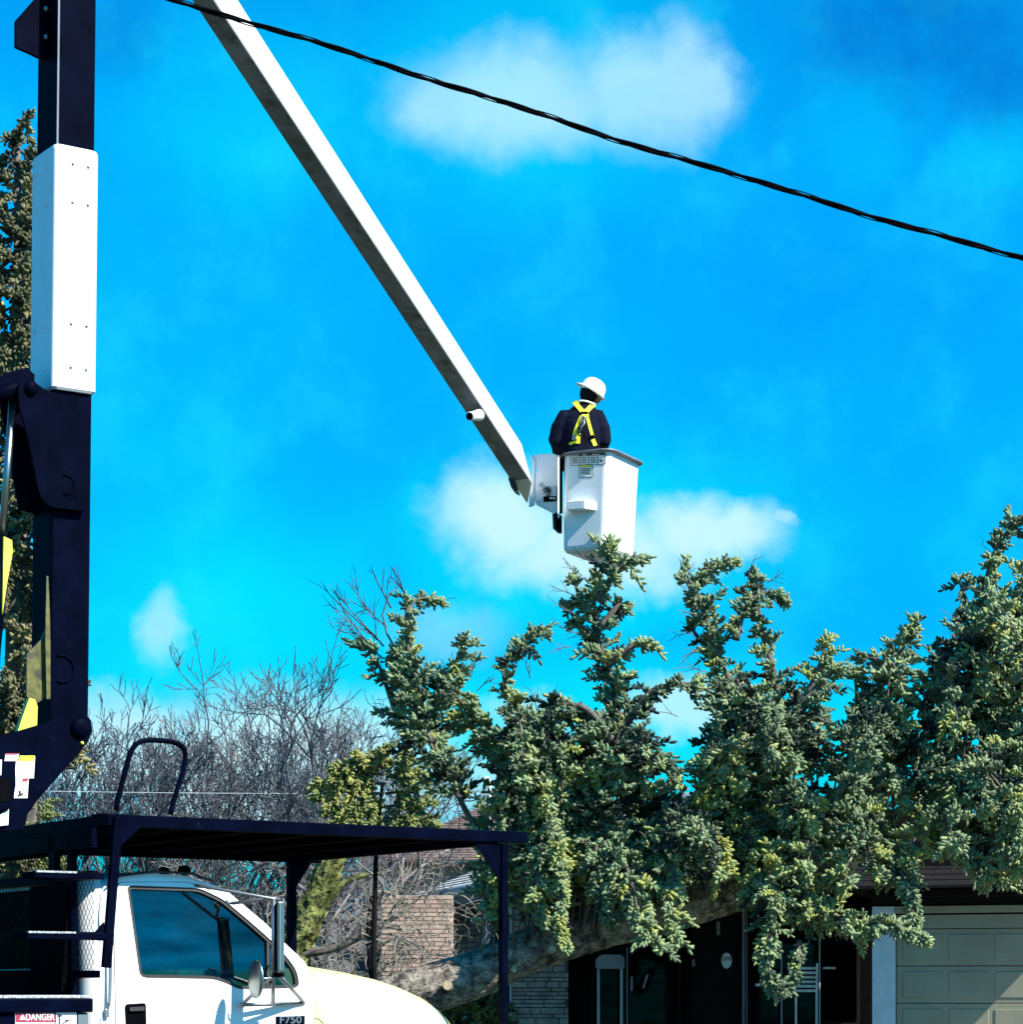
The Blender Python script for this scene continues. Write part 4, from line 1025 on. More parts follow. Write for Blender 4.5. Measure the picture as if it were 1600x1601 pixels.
# upright boughs traced as limbs: points (x, y, depth offset), plume radii in px
BO = [
 ([(870,1450,-.1),(800,1362,.0),(742,1290,-.1),(700,1210,-.2),(672,1160,-.3),(640,1080,-.3),(622,1020,-.2)], [5,5,16,34,40,30,18], 26, .4, .15, .5),
 ([(672,1160,-.3),(660,1100,-.3),(640,1020,-.2),(636,960,-.1),(655,936,0),(692,938,.1)], [40,52,34,16,14,9], 26, .4, .1, 0),
 ([(660,1150,.2),(690,1080,.1),(715,1030,0),(725,995,-.1)], [34,38,26,10], 26, .45, .1, 0),
 ([(640,1170,.1),(618,1110,.1),(600,1060,0),(582,1010,0)], [30,30,24,12], 22, .4, .25, 0),
 ([(900,1440,.2),(850,1330,.2),(800,1190,.1),(740,1120,0),(700,1070,-.2)], [5,26,40,48,34], 26, .55, .03, .35),
 ([(860,1440,.3),(850,1250,.1),(835,1150,0),(795,1080,-.1),(790,1040,-.1),(815,1005,-.1),(852,986,0)], [20,40,40,26,20,16,9], 24, .35, .08, .25),
 ([(1010,1420,.4),(990,1260,.2),(975,1150,.1),(955,1060,0),(935,990,0),(930,930,0),(945,885,0),(960,848,-.05)], [40,56,56,40,34,26,24,6], 30, .42, .03, .2),
 ([(935,940,-.1),(965,890,-.2),(985,875,-.2),(1004,874,-.2)], [18,24,18,9], 26, .42, 0, 0),
 ([(930,970,.1),(908,935,.1),(897,905,.1)], [18,12,6], 18, .35, .7, 0),
 ([(935,1010,.2),(905,975,.2),(885,945,.2)], [24,22,10], 22, .35, .55, 0),
 ([(950,1040,-.2),(990,1010,-.3),(1018,1005,-.3)], [26,18,9], 22, .35, .05, 0),
 ([(940,980,-.1),(968,945,-.1),(982,950,-.1)], [14,12,6], 20, .35, .05, 0),
 ([(980,1130,-.2),(1020,1080,-.3),(1060,1070,-.3),(1092,1066,-.3)], [36,24,16,9], 26, .35, .05, 0),
 ([(960,1160,-.3),(920,1110,-.3),(880,1100,-.3),(862,1112,-.3)], [40,34,22,10], 24, .4, .1, 0),
 ([(1230,1360,.4),(1200,1240,.2),(1170,1130,.1),(1130,1040,0),(1105,970,0),(1090,915,0),(1120,886,0),(1148,880,0)], [50,60,62,48,34,26,22,10], 30, .36, .06, .2),
 ([(1110,950,.1),(1085,925,.1),(1068,900,.1)], [18,16,7], 24, .3, .6, 0),
 ([(1125,1030,.2),(1095,1000,.2),(1078,975,.2)], [26,20,8], 22, .3, .6, 0),
 ([(1200,1180,.3),(1215,1080,.2),(1195,1000,.1),(1185,940,.1),(1182,895,.1)], [50,52,30,20,9], 28, .36, .05, 0),
 ([(1150,1000,-.1),(1165,950,-.1),(1200,925,-.1),(1232,935,-.1)], [26,24,18,8], 24, .3, .08, 0),
 ([(1240,1150,.1),(1270,1070,.1),(1285,1030,.1),(1290,1000,.1)], [44,36,24,12], 26, .5, .05, 0),
 ([(1240,1120,-.2),(1290,1060,-.2),(1315,1045,-.2)], [40,24,9], 24, .4, .05, 0),
 ([(1380,1300,.3),(1385,1180,.2),(1390,1090,.1),(1410,1020,.0),(1432,965,0)], [50,60,48,34,14], 28, .42, .04, .15),
 ([(1400,1060,-.1),(1370,1030,-.1),(1345,1028,-.1)], [30,22,9], 24, .4, .05, 0),
 ([(1440,1120,.2),(1470,1040,.2),(1495,990,.1),(1500,955,.1)], [44,34,26,12], 26, .32, .04, 0),
 ([(1540,1220,.4),(1535,1120,.3),(1525,1020,.2),(1540,950,.1),(1545,895,.1),(1565,845,.1),(1598,812,.1),(1640,800,.1)], [44,46,40,24,24,20,16,12], 28, .3, .04, .15),
 ([(1600,1220,.2),(1592,1100,.1),(1585,1000,0),(1590,930,0),(1610,890,0)], [50,56,50,36,20], 28, .35, .04, 0),
 ([(1660,1200,.2),(1650,1080,.1),(1640,980,0),(1650,900,0)], [50,56,50,30], 20, .35, .04, 0),
 ([(1330,1260,.4),(1335,1160,.3),(1340,1090,.2),(1335,1050,.2)], [40,40,26,10], 22, .45, .05, .1),
 ([(1370,1240,.5),(1365,1150,.5),(1372,1090,.4)], [44,44,18], 22, .35, .05, .1),
 ([(1500,1240,.4),(1490,1160,.5),(1480,1090,.4)], [44,44,20], 22, .35, .05, .1),
 ([(1450,1220,.5),(1445,1160,.5),(1460,1110,.4)], [40,34,16], 20, .3, .05, .1),
 ([(1540,1010,.1),(1520,960,.1),(1497,900,.1)], [16,8,4], 14, .3, .4, 0),
]
for pts, rad, den, tone, bare, stt in BO:
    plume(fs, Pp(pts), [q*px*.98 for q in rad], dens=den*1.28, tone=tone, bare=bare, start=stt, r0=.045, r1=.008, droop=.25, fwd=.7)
# boughs reaching towards the street and hanging below the trunk
HO = [
 ([(870,1300,0),(880,1380,-.7),(875,1420,-.9),(884,1478,-1.0)], [26,24,16,9], .75, .05),
 ([(850,1250,0),(845,1330,-.4),(840,1400,-.5),(850,1440,-.5)], [40,36,30,14], .5, .05),
 ([(960,1300,0),(985,1370,-.9),(1000,1430,-1.1),(1030,1478,-1.2)], [50,52,40,12], .5, .02),
 ([(1030,1280,0),(1050,1350,-.8),(1050,1420,-1.0),(1056,1475,-1.0)], [46,40,24,9], .55, .02),
 ([(930,1290,0),(935,1350,-.6),(945,1410,-.8),(950,1440,-.8)], [40,40,26,12], .45, .02),
 ([(1060,1280,0),(1110,1310,-.6),(1140,1340,-.7),(1130,1370,-.8)], [34,26,22,9], .7, .1),
 ([(1180,1340,0),(1190,1390,-.7),(1205,1440,-.9),(1200,1500,-1.0),(1212,1548,-1.0)], [40,46,34,26,10], .55, .03),
 ([(1230,1360,0),(1260,1410,-.8),(1330,1438,-1.0),(1400,1448,-1.1),(1446,1468,-1.1)], [40,36,26,24,12], .5, .02),
 ([(1180,1360,0),(1230,1400,-.6),(1290,1440,-.7),(1350,1452,-.8)], [30,34,26,12], .5, .02),
 ([(1380,1290,0),(1405,1350,-.7),(1425,1400,-.9),(1430,1450,-.9)], [44,36,24,12], .45, .03),
 ([(1450,1260,0),(1490,1310,-.6),(1530,1350,-.7),(1575,1380,-.7)], [44,40,30,14], .55, .03),
 ([(1540,1220,0),(1580,1290,-.5),(1610,1340,-.6),(1640,1370,-.6)], [44,44,34,20], .45, .03),
 ([(1300,1300,0),(1320,1350,-.5),(1290,1380,-.5)], [34,26,12], .4, .1),
 ([(1250,1470,-.8),(1248,1500,-.9),(1240,1530,-.9)], [14,14,8], .4, .2),
]
for pts, rad, tone, bare in HO:
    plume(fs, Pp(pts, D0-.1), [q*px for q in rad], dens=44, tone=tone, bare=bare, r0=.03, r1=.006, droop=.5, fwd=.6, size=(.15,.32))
# the body of the crown: limbs all round the trunk, from the top outline down to the bottom outline
XS = [800,850,900,960,1050,1100,1200,1280,1330,1380,1500,1600,1700]
YT = [1150,1125,1110,1080,1140,1090,1050,1050,1070,1030,1000,950,930]
YB = [1290,1360,1380,1390,1400,1340,1400,1400,1380,1400,1350,1370,1370]
HOLES = [(1050,1120,36,26),(1085,1175,26,24),(1322,1088,24,20),(1452,1120,32,20),(1300,1172,24,18),(1560,1120,34,26),(1120,1385,60,36),(1330,1245,26,20),(1560,1050,22,26),(1490,1160,20,16),(1115,1245,26,18),(1020,1150,16,14),(1310,1390,50,36)]
cl_n = 0
while cl_n < 130:
    x = random.uniform(815, 1660); yt = float(np.interp(x, XS, YT)); yb = float(np.interp(x, XS, YB))
    y = yt+30+(yb-yt-50)*random.random()**.95
    if any(((x-a)/(c+14))**2+((y-b)/(d+12))**2 < 1 for a, b, c, d in HOLES): continue
    dep = random.choice((-1.0,-.75,-.45,-.1,.4) if x > 1080 else (-.5,-.3,0,.4,.7))+random.uniform(-.2,.2)
    tx = x+random.uniform(-110,50); ty = float(np.interp(tx, [q[0] for q in tp_], [q[1] for q in tp_]))
    end = W(x, y, D0+dep); mid = W((x+tx)/2, min(y, (y+ty)/2)-random.uniform(-10,50), D0+dep*.6+random.uniform(-.3,.3))
    st = W(tx, ty, D0)
    dirv = (end-mid).normalized()
    tip = end+dirv*.25+Vector((0,0,-.12))
    tone = .50+.5*mnoise.noise(Vector((x*.012, y*.012, 3.3)))
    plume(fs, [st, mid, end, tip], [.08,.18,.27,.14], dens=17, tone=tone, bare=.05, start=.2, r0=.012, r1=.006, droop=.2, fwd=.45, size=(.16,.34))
    cl_n += 1
# bare dead twigs on the leftmost bough
def twiggy(root, base, d, L, r, lev, mb, spread=.7, grav=.0):
    P = [base]; dd = Vector(d).normalized(); n = 4
    for i in range(n):
        dd = (dd+Vector((random.gauss(0,.12), random.gauss(0,.12), random.gauss(0,.12)+grav))).normalized(); P.append(P[-1]+dd*L/n)
    mb.tube(P, [r*(1-.5*i/n) for i in range(n+1)], 3 if lev < 3 else 4, False)
    if lev > 0:
        for k in range(random.randint(3, 5)):
            i = random.randint(1, n); q = P[i]; o = dd.orthogonal().normalized(); o.rotate(Matrix.Rotation(random.uniform(0, 6.28), 3, dd))
            twiggy(root, q, dd+o*spread*random.uniform(.6,1.3), L*random.uniform(.45,.7), r*.6, lev-1, mb, spread, grav)
mb = MB()
for a, b, L in (((600,1010),(560,940),.5),((605,980),(555,920),.45),((590,1000),(525,945),.55),((612,950),(590,905),.4),((600,1030),(540,985),.45),((640,940),(610,905),.3),((590,1020),(530,965),.5)):
    s = W(*a, D0); e = W(*b, D0); twiggy(None, s, (e-s), L, .011, 2, mb, .5)
for x, y, dx, dy, L in ((905,990,-30,-8,.22),(900,960,-30,-12,.25),(898,930,-28,-16,.25),(910,900,-22,-18,.25),(893,1010,-26,4,.2),(915,875,-20,-14,.2),(1095,930,-25,-22,.25),(1090,960,-28,-6,.22),(1085,990,-26,0,.2),(1100,1010,-34,10,.28),(1105,1050,-34,-4,.28),(1110,1075,-34,8,.25),(1080,910,-14,-20,.2),(1170,905,8,-30,.2),(1200,910,25,-12,.2),(830,1060,-10,-26,.2),(735,1060,12,-30,.22),(715,1070,10,-32,.25),(700,1065,-4,-28,.2),(745,1080,22,-26,.22),(850,1120,12,-30,.25),(840,1110,-8,-30,.22),(1520,1000,-30,-6,.2),(1545,930,-30,-14,.2),(610,1120,-30,-10,.28),(605,1150,-30,4,.22),(950,880,-26,-10,.2),(1255,1290,6,-30,.25),(1240,1320,-12,-24,.25),(1420,1180,14,-26,.3),(1130,1190,20,10,.25),(1030,1470,8,14,.16),(1060,1120,-24,-8,.25)):
    s0 = W(x, y, D0-.25); twiggy(None, s0, Vector((dx, random.uniform(-12,4), -dy)), L, .007, 1, mb, .7)
lb = limb_obj(fs, Pp([(622,1020),(605,990),(598,960),(608,930),(622,915)]), .012, .006, 'dead_branch')
mb.build('bare_twigs', M['twigd'], lb)['kind'] = 'stuff'
# thick bare limbs at the butt
for pts, r0, r1 in (([(862,1460),(840,1410),(815,1365),(795,1335)], .05,.03), ([(885,1440),(865,1390),(845,1350)], .03,.02), ([(800,1340),(830,1290),(845,1250)],.02,.012),([(1010,1210),(985,1190),(960,1170)],.03,.02)):
    o = limb_obj(fs, catmull(Pp(pts, D0-.25), 5), r0, r1, 'bare_limb', 'limb')

# ------------------------------------------------------------------ tall spruce behind the mast
def standing(root, cx, top, bot, Rb, depth, n, m, tone, cull=None, lean=0):
    zt_, zb_ = W(0, top, depth).z, W(0, bot, depth).z
    X = (cx-800)/F*depth
    limb_obj(root, [Vector((X, depth, 0)), Vector((X, depth, (zt_)/2)), Vector((X, depth, zt_))], .02*(zt_)+.05, .02, 'trunk', 'limb')
    for k in range(n):
        f = (k/n)**.8; z = zt_+(zb_-zt_)*f; az = k*2.399+random.uniform(-.4,.4); Rr = Rb*(.16+.84*f)*random.uniform(.75,1.15)
        d = Vector((math.cos(az), math.sin(az), 0)); b0 = Vector((X, depth, z+.05)); e = b0+d*Rr
        pxe = 800+F*e.x/e.y
        if cull and not cull(pxe, z): continue
        pth = [b0, b0+d*Rr*.5+Vector((0,0,-.04*Rr-.02)), b0+d*Rr*.85+Vector((0,0,-.22*Rr)), b0+d*Rr+Vector((0,0,-.18*Rr))]
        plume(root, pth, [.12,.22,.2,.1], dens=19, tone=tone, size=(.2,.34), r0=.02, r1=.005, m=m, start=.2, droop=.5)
    zt2 = W(0, top, depth)
    return root
sp = empty('tall_spruce', (-5.0, 24, 0), 'tall brownish green spruce standing behind the truck mast', 'tree')
standing(sp, 28, 196, 1430, .78, 24, 185, 'needle2', .42, cull=lambda p, z: -25 < p and not (z < W(0,1150,24).z and p > 62))
sp2 = empty('distant_spruce', (-6.9, 36, 0), 'small dark spruce seen through the wire screen behind the cab', 'tree')
standing(sp2, 55, 1215, 1500, .75, 34, 34, 'needle3', .45)
sp3 = empty('low_cedar', (-1.55, 30, 0), 'yellow green cedar top showing just above the black cab guard', 'tree')
limb_obj(sp3, [Vector((-1.55,30,0)), W(584,1500,30), W(588,1330,30), W(598,1225,30)], .045, .02, 'trunk', 'brown')
for x, y, e in ((600,1200,(520,1200)),(600,1210,(495,1222)),(602,1225,(490,1240)),(600,1240,(505,1262)),(602,1250,(530,1278)),(604,1200,(640,1180)),(604,1215,(665,1215)),(604,1240,(675,1255)),(604,1260,(650,1282)),(602,1260,(560,1288)),(602,1200,(560,1185)),(604,1280,(680,1290)),(604,1275,(600,1310)),(600,1190,(600,1176))):
    for dd in (-.45,):
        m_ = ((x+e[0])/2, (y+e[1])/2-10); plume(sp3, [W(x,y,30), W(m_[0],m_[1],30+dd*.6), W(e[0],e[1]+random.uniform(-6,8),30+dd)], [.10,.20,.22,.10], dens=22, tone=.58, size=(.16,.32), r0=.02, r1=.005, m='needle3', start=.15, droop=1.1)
# ------------------------------------------------------------------ bare trees
def bare_tree(name, label, px_, Y, top, seed, mt_, width=1.0, n0=4, lev=5, r0=.07, fork=.25, lean=0, group=None):
    random.seed(seed)
    base = Vector(((px_-800)/F*Y, Y, 0)); ht = W(0, top, Y).z
    root = empty(name, base, label, 'tree', group)
    tk = MB(); tw = MB()
    def grow(p, d, L, r, lv):
        n = 3; P = [p]; dd = d.copy()
        for i in range(n):
            dd = (dd+Vector((random.gauss(0,.2), random.gauss(0,.2), random.gauss(0,.1)+.09))).normalized(); P.append(P[-1]+dd*L/n)
        tgt = tk if lv >= lev-1 else tw
        tgt.tube(P, [max(.0065, r*(1-.35*i/n)) for i in range(n+1)], 6 if lv >= lev-1 else 3, False)
        if lv == 0: return
        for k in range(3 if lv > 2 else 4):
            i = n if k == 0 else random.randint(1, n); o = dd.orthogonal().normalized(); o.rotate(Matrix.Rotation(random.uniform(0, 6.28), 3, dd))
            sp_ = .3 if k == 0 else random.uniform(.6,1.15)*width
            grow(P[i], (dd+o*sp_+Vector((0,0,.10))).normalized(), L*random.uniform(.50,.74), r*.62, lv-1)
    tot = sum(.75**i for i in range(lev+1))
    h0 = ht*fork; ht *= 1.2
    MBt = tk.tube([base, base+Vector((0,0,h0))], [r0*1.2, r0], 8)
    for k in range(n0):
        a = 2*math.pi*k/n0+random.random(); d = Vector((math.cos(a)*.6*width+lean, math.sin(a)*.6*width, 1)).normalized()
        grow(base+Vector((0,0,h0*random.uniform(.8,1))), d, (ht-h0)/tot*1.12, r0*.62, lev)
    tk.build('trunk', M[mt_], root, smooth=True); o = tw.build('twigs', M[mt_], root); o['kind'] = 'stuff'
    return root
BT = [(105,42,1105,'twigd',1.1,'leftmost bare tree, its fine twigs beside the turret pin'),(185,44,1080,'twigd',1.15,'bare tree with thin dark twigs behind the grab hoop'),(265,46,1120,'twig',1.0,'lower bare tree filling the space inside the grab hoop'),
      (350,43,1040,'twigd',1.15,'tallest bare tree, its top rising right of the grab hoop'),(430,47,1075,'twig',1.1,'greyish bare tree between the grab hoop and the cedar'),(510,43,1058,'twigd',1.1,'bare tree rising behind the yellow green cedar'),(580,46,1075,'twig',1.0,'bare tree directly behind the leftmost upright spruce bough'),
      (400,41,1215,'twig',1.3,'low pale bare tree seen above and below the cab guard')]
for i, (x, Y, top, mt_, w, lab) in enumerate(BT):
    bare_tree('bare_tree', lab, x, Y, top, 20+i, mt_, w, n0=5, lev=5, r0=.085, fork=.30, group='bare trees behind the truck')
random.seed(99)
# mossy leaning tree
mo = empty('mossy_tree', W(450,1560,34), 'leaning tree with a yellow green mossy trunk behind the cab', 'tree')
tkp = catmull([W(x, y, 34) for x, y in ((440,1640),(462,1500),(478,1450),(498,1395),(520,1340),(545,1290))], 14)
rings = []
for i, p in enumerate(tkp):
    t = (tkp[min(i+1, len(tkp)-1)]-tkp[max(0, i-1)]).normalized(); o1 = Vector((0,-1,0)); o2 = t.cross(o1).normalized(); rg = .235-.08*i/(len(tkp)-1); ring = []
    for k in range(40):
        a = 2*math.pi*k/40; h = abs(mnoise.noise(Vector((a*1.6, i*.13, 2))))*.5+.25*abs(mnoise.noise(Vector((a*5, i*.35, 7))))
        ring.append(p+(o1*math.cos(a)+o2*math.sin(a))*rg*(.8+h))
    rings.append(ring)
MB().loft(rings).build('trunk', M['moss'], mo)
for L in ([(482,1450),(512,1412),(538,1380),(570,1368),(600,1365)], [(468,1490),(520,1482),(575,1458),(640,1420)], [(500,1385),(505,1340),(480,1300)]):
    P = catmull([W(x, y, 33.9) for x, y in L], 6); MB().tube(P, [.07-.045*i/(len(P)-1) for i in range(len(P))], 8).build('limb', M['moss' if L[0][0] != 468 else 'limb'], mo, smooth=True)
# contorted shrub before the brick wall
def curly(root, base, d, L, r, lev, mb):
    P = [base]; dd = Vector(d).normalized(); w = Vector((random.gauss(0,1), random.gauss(0,1), random.gauss(0,1)))
    n = 7
    for i in range(n):
        w = (w*.6+Vector((random.gauss(0,1), random.gauss(0,.7), random.gauss(0,1)))*.7)
        dd = (dd+w*.28).normalized(); P.append(P[-1]+dd*L/n)
    mb.tube(P, [r*(1-.5*i/n) for i in range(n+1)], 4, False)
    if lev > 0:
        for k in range(random.randint(3, 4)):
            i = random.randint(2, n); q = P[i]; o = Vector((random.gauss(0,1), random.gauss(0,.6), random.gauss(0,1))).normalized()
            curly(root, q, dd*.5+o*.9, L*random.uniform(.5,.75), r*.62, lev-1, mb)
cu = empty('contorted_shrub', W(590,1600,33), 'pale bare shrub with curly twigs tangled before the brick wall', 'shrub')
mb = MB()
for x in (580, 586): mb.tube(catmull([W(x,1700,33), W(x+2,1560,33), W(x-4,1460,33), W(x+2,1400,33)], 5), .032, 8)
mb.build('stem', M['brown'], cu, smooth=True)
mb = MB()
for k in range(12):
    x0, y0 = 585+random.uniform(-15,15), random.uniform(1385,1530); a = random.choice((1,1,1,-1))
    curly(None, W(x0, y0, 33+random.uniform(-.3,.3)), Vector((a*1.0, random.uniform(-.4,.4), random.uniform(-.1,.6))), random.uniform(.5,.95), .02, 3, mb)
for k in range(5):
    x0, y0 = random.uniform(650,750), random.uniform(1380,1440)
    curly(None, W(x0, y0, 33+random.uniform(-.3,.3)), Vector((random.uniform(-.5,1), 0, random.uniform(-.2,.6))), .5, .016, 2, mb)
o = mb.build('curly_twigs', M['curly'], cu); o['kind'] = 'stuff'
un = empty('undergrowth_shrub', W(500,1560,36), 'grey twiggy thicket between the mossy trunk and the brick wall', 'shrub')
mb = MB()
for k in range(30):
    x0 = random.uniform(300,640); curly(None, W(x0, random.uniform(1500 if x0 > 455 else 1440,1570), 36+random.uniform(-1,1)), Vector((random.uniform(-.6,.6), 0, 1)), random.uniform(.4,.8), .016, 2, mb)
o = mb.build('curly_twigs', M['curly'], un); o['kind'] = 'stuff'

# ------------------------------------------------------------------ brick house
DB = 45.0
hs = empty('brick_house', W(900,1600,40)*1.0, 'low brick house with grey roof and garage behind the fallen spruce', 'house')
hs.location.z = 0
DB = 37.0; bx0, bx1 = (597-800)/F*DB, (708-800)/F*DB; ztw = W(0,1399,DB).z
bwall = MB().box((bx0,DB+.02,0),(bx1,DB+.3,ztw)).build('brick_wall', M['mortar'], hs)
bl, bh, mj = .243, .050, .0125; z = .9; row = 0; brick_me = {}
random.seed(5)
while z+bh < ztw:
    x = bx0-(row % 2)*bl*.5-(row*.37 % .2); 
    while x < bx1:
        a, c = max(x, bx0), min(x+bl, bx1)
        if c-a > .04:
            o_ = random.uniform(0,.006)
            MB().box((a,DB-.004-o_,z),(c,DB+.02,z+bh)).build('brick', M['brick%d' % random.randrange(3)], bwall)
        x += bl+mj
    z += bh+mj; row += 1
# wing side wall, running towards the street, in shade
sd = Vector((.25,-.968,0)); c0 = Vector(((712-800)/F*45, 45, 0)); sN = Vector((-.968,-.25,0))
LW = 6.4
MB().prism([c0, c0+sd*LW, c0+sd*LW+Zv*3.2, c0+Zv*3.2], -sN*.25).build('side_wall', M['mortar'], hs)
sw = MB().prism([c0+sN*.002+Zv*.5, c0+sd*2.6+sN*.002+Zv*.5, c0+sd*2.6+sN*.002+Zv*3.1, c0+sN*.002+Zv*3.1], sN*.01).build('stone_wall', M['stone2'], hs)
z = .95; row = 0
while z < 3.05:
    s = .02-(row % 3)*.12; hh_ = random.choice((.07,.09,.11))
    while s < 2.6:
        L = random.uniform(.22,.5); a, c = max(s, .02), min(s+L, 2.58)
        if c-a > .05:
            q = random.uniform(.02,.05); MB().prism([c0+sd*a+sN*.012+Zv*z, c0+sd*c+sN*.012+Zv*z, c0+sd*c+sN*.012+Zv*(z+hh_-.015), c0+sd*a+sN*.012+Zv*(z+hh_-.015)], sN*q).build('stone', M['stone' if random.random() < .5 else 'stone2'], sw)
        s += L+.015
    z += hh_; row += 1
# window in the side wall
def sw_pt(s, z, o=0): return c0+sd*s+sN*o+Zv*z
wf = MB().bar(sw_pt(2.75,.9,.05), sw_pt(2.75,2.95,.05), .12, .08, up=sd).bar(sw_pt(4.4,.9,.05), sw_pt(4.4,2.95,.05), .12, .08, up=sd).bar(sw_pt(2.7,2.98,.05), sw_pt(4.45,2.98,.05), .08, .12).build('window', M['gutter'], hs)
MB().prism([sw_pt(2.8,.9,.01), sw_pt(4.35,.9,.01), sw_pt(4.35,2.93,.01), sw_pt(2.8,2.93,.01)], sN*.01).build('pane', M['glassd'], wf)
MB().prism([sw_pt(2.8,.9,.003), sw_pt(4.35,.9,.003), sw_pt(4.35,2.93,.003), sw_pt(2.8,2.93,.003)], sN*.004).build('window_dark_backing', M['matte'], wf)  # black sheet added behind the pane so the window reads dark
# eave, gutter, roof planes with shingle courses
ez = 3.27
E0 = c0-sd*1.0+sN*.55; E1 = c0+sd*(LW+.6)+sN*.55
rid_n = Vector((.968,.25,0))
g1 = MB().prism([E0+Zv*ez, E1+Zv*ez, E1+Zv*(ez+.15), E0+Zv*(ez+.15)], sN*.10).build('gutter', M['gutter'], hs, bevel=.02)
MB().prism([E0+Zv*(ez-.13)-sN*.03, E1+Zv*(ez-.13)-sN*.03, E1+Zv*(ez-.01)-sN*.03, E0+Zv*(ez-.01)-sN*.03], sN*.04).build('fascia', M['siding'], hs)
MB().prism([E0+Zv*(ez-.14)-sN*.02, E1+Zv*(ez-.14)-sN*.02, E1+Zv*(ez-.14)-sN*.56, E0+Zv*(ez-.14)-sN*.56], Zv*.02).build('soffit', M['brown'], hs)
MB().tube([E0+Zv*(ez+.02)+sN*.02, E0+sd*.1+Zv*(ez-.25)+Vector((-.1,0,0)), E0+sd*.5+Zv*(ez-.45)-sN*.4, E0+sd*.5+Zv*.3-sN*.4], .05, 8).build('downpipe', M['siding'], hs, smooth=True)
rb = MB(); NC = 22; run = 3.6; rise = 1.55
for k in range(NC):
    f0, f1 = k/NC, (k+1)/NC; z0, z1 = ez+.16+rise*f0, ez+.16+rise*f1
    h0 = run*f0*.95; h1 = run*f1*.95
    a, b2 = E0+rid_n*run*f0+sd*h0, E1+rid_n*run*f0
    c, d = E1+rid_n*(run*f1+.02), E0+rid_n*(run*f1+.02)+sd*h1
    rb.hexa([a+Zv*(z0-.02), b2+Zv*(z0-.02), c+Zv*(z1-.02), d+Zv*(z1-.02), a+Zv*(z0+.025), b2+Zv*(z0+.025), c+Zv*(z1+.008), d+Zv*(z1+.008)])
o = rb.build('roof', M['roofg'], hs)
RT = E0+rid_n*run+sd*run*.95+Zv*(ez+.16+rise); RF = E1+rid_n*run+Zv*(ez+.16+rise)
o = MB().add([RT, RF, RF+rid_n*run*1.6-Zv*rise, RT+rid_n*run*1.6-Zv*rise], [(0,1,2,3)]).add([RT, RT+rid_n*run*1.6-Zv*rise, E0+Zv*(ez+.17)], [(0,1,2)]).build('roof_back', M['roofg'], hs)
# front wall, recessed entrance, in the porch's shade
fc = c0+sd*LW; fdir = Vector((.968,.25,0))  # facade runs to the right
FY0 = fc.y
def fw(px_, z, o=0):  # a point on the entrance wall plane Y=const behind the porch
    Y = 38.6+o; return Vector(((px_-800)/F*Y, Y, z))
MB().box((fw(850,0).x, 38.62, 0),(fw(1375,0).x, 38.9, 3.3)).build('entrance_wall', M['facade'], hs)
# front stone pier at left of the entrance
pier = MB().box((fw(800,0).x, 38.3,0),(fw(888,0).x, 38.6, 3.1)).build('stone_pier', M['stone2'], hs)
z = 1.0; row = 0
while z < 2.9:
    hh_ = random.choice((.06,.08,.1)); x = fw(800,0).x-(row % 3)*.07
    while x < fw(888,0).x:
        L = random.uniform(.14,.35); a, c = max(x, fw(800,0).x), min(x+L, fw(888,0).x)
        if c-a > .04: MB().box((a,38.25-random.uniform(0,.04),z),(c,38.3,z+hh_-.014)).build('stone', M['stone'], pier)
        x += L+.014
    z += hh_; row += 1
pr = MB().prism([Vector((fw(845,0).x-.1,35.4,3.12)), Vector((fw(1400,0).x,35.4,3.12)), Vector((fw(1400,0).x,38.7,3.12)), Vector((fw(845,0).x-.3,38.7,3.12))], Zv*.18).build('porch_roof', M['brown'], hs)  # carried far forward, out of view behind the boughs, to shade the entrance
# entrance door with oval number plate
def slab(x0, x1, y0, y1, m, nm, o, th=.05, par=hs):
    Y = 38.6+o; ps = [W(x, y, Y) for x, y in ((x0,y0),(x1,y0),(x1,y1),(x0,y1))]
    return MB().prism(ps, Vector((0,th,0))).build(nm, M[m], par)
dr = slab(1082,1158,1425,1760,'brown','front_door',-.06)
slab(1060,1064,1420,1760,'brown','door_frame',-.08,.1,dr); slab(1161,1165,1415,1760,'siding','door_frame',-.12,.1,dr); slab(1167,1169,1415,1760,'siding','door_frame',-.1,.1,dr); slab(1172,1174,1415,1760,'brown','door_frame',-.1,.1,dr)
slab(1121,1126,1440,1461,'siding','door_lamp',-.16,.06,dr)
oc = W(1136.5,1501,38.5); ov = MB()
ov.prism([oc+Vector((.083*math.cos(a), 0, .125*math.sin(a))) for a in np.linspace(0, 2*math.pi, 29)[:-1]], Vector((0,.02,0)))
npl = ov.build('number_plate', M['swhite'], dr)
ri = MB().tube([oc+Vector((.078*math.cos(a), -.004, .12*math.sin(a))) for a in np.linspace(0, 2*math.pi, 29)], .005, 5, False).build('plate_rim', M['sgrey'], npl)
text_mesh('2500', .085, oc+Vector((0,-.005,.03)), (1,0,0), (0,0,1), M['ink'], 'plate_number', npl, .001, .8)
slab(1082.5,1087,1499,1510,'siding','door_knob',-.14,.05,dr)
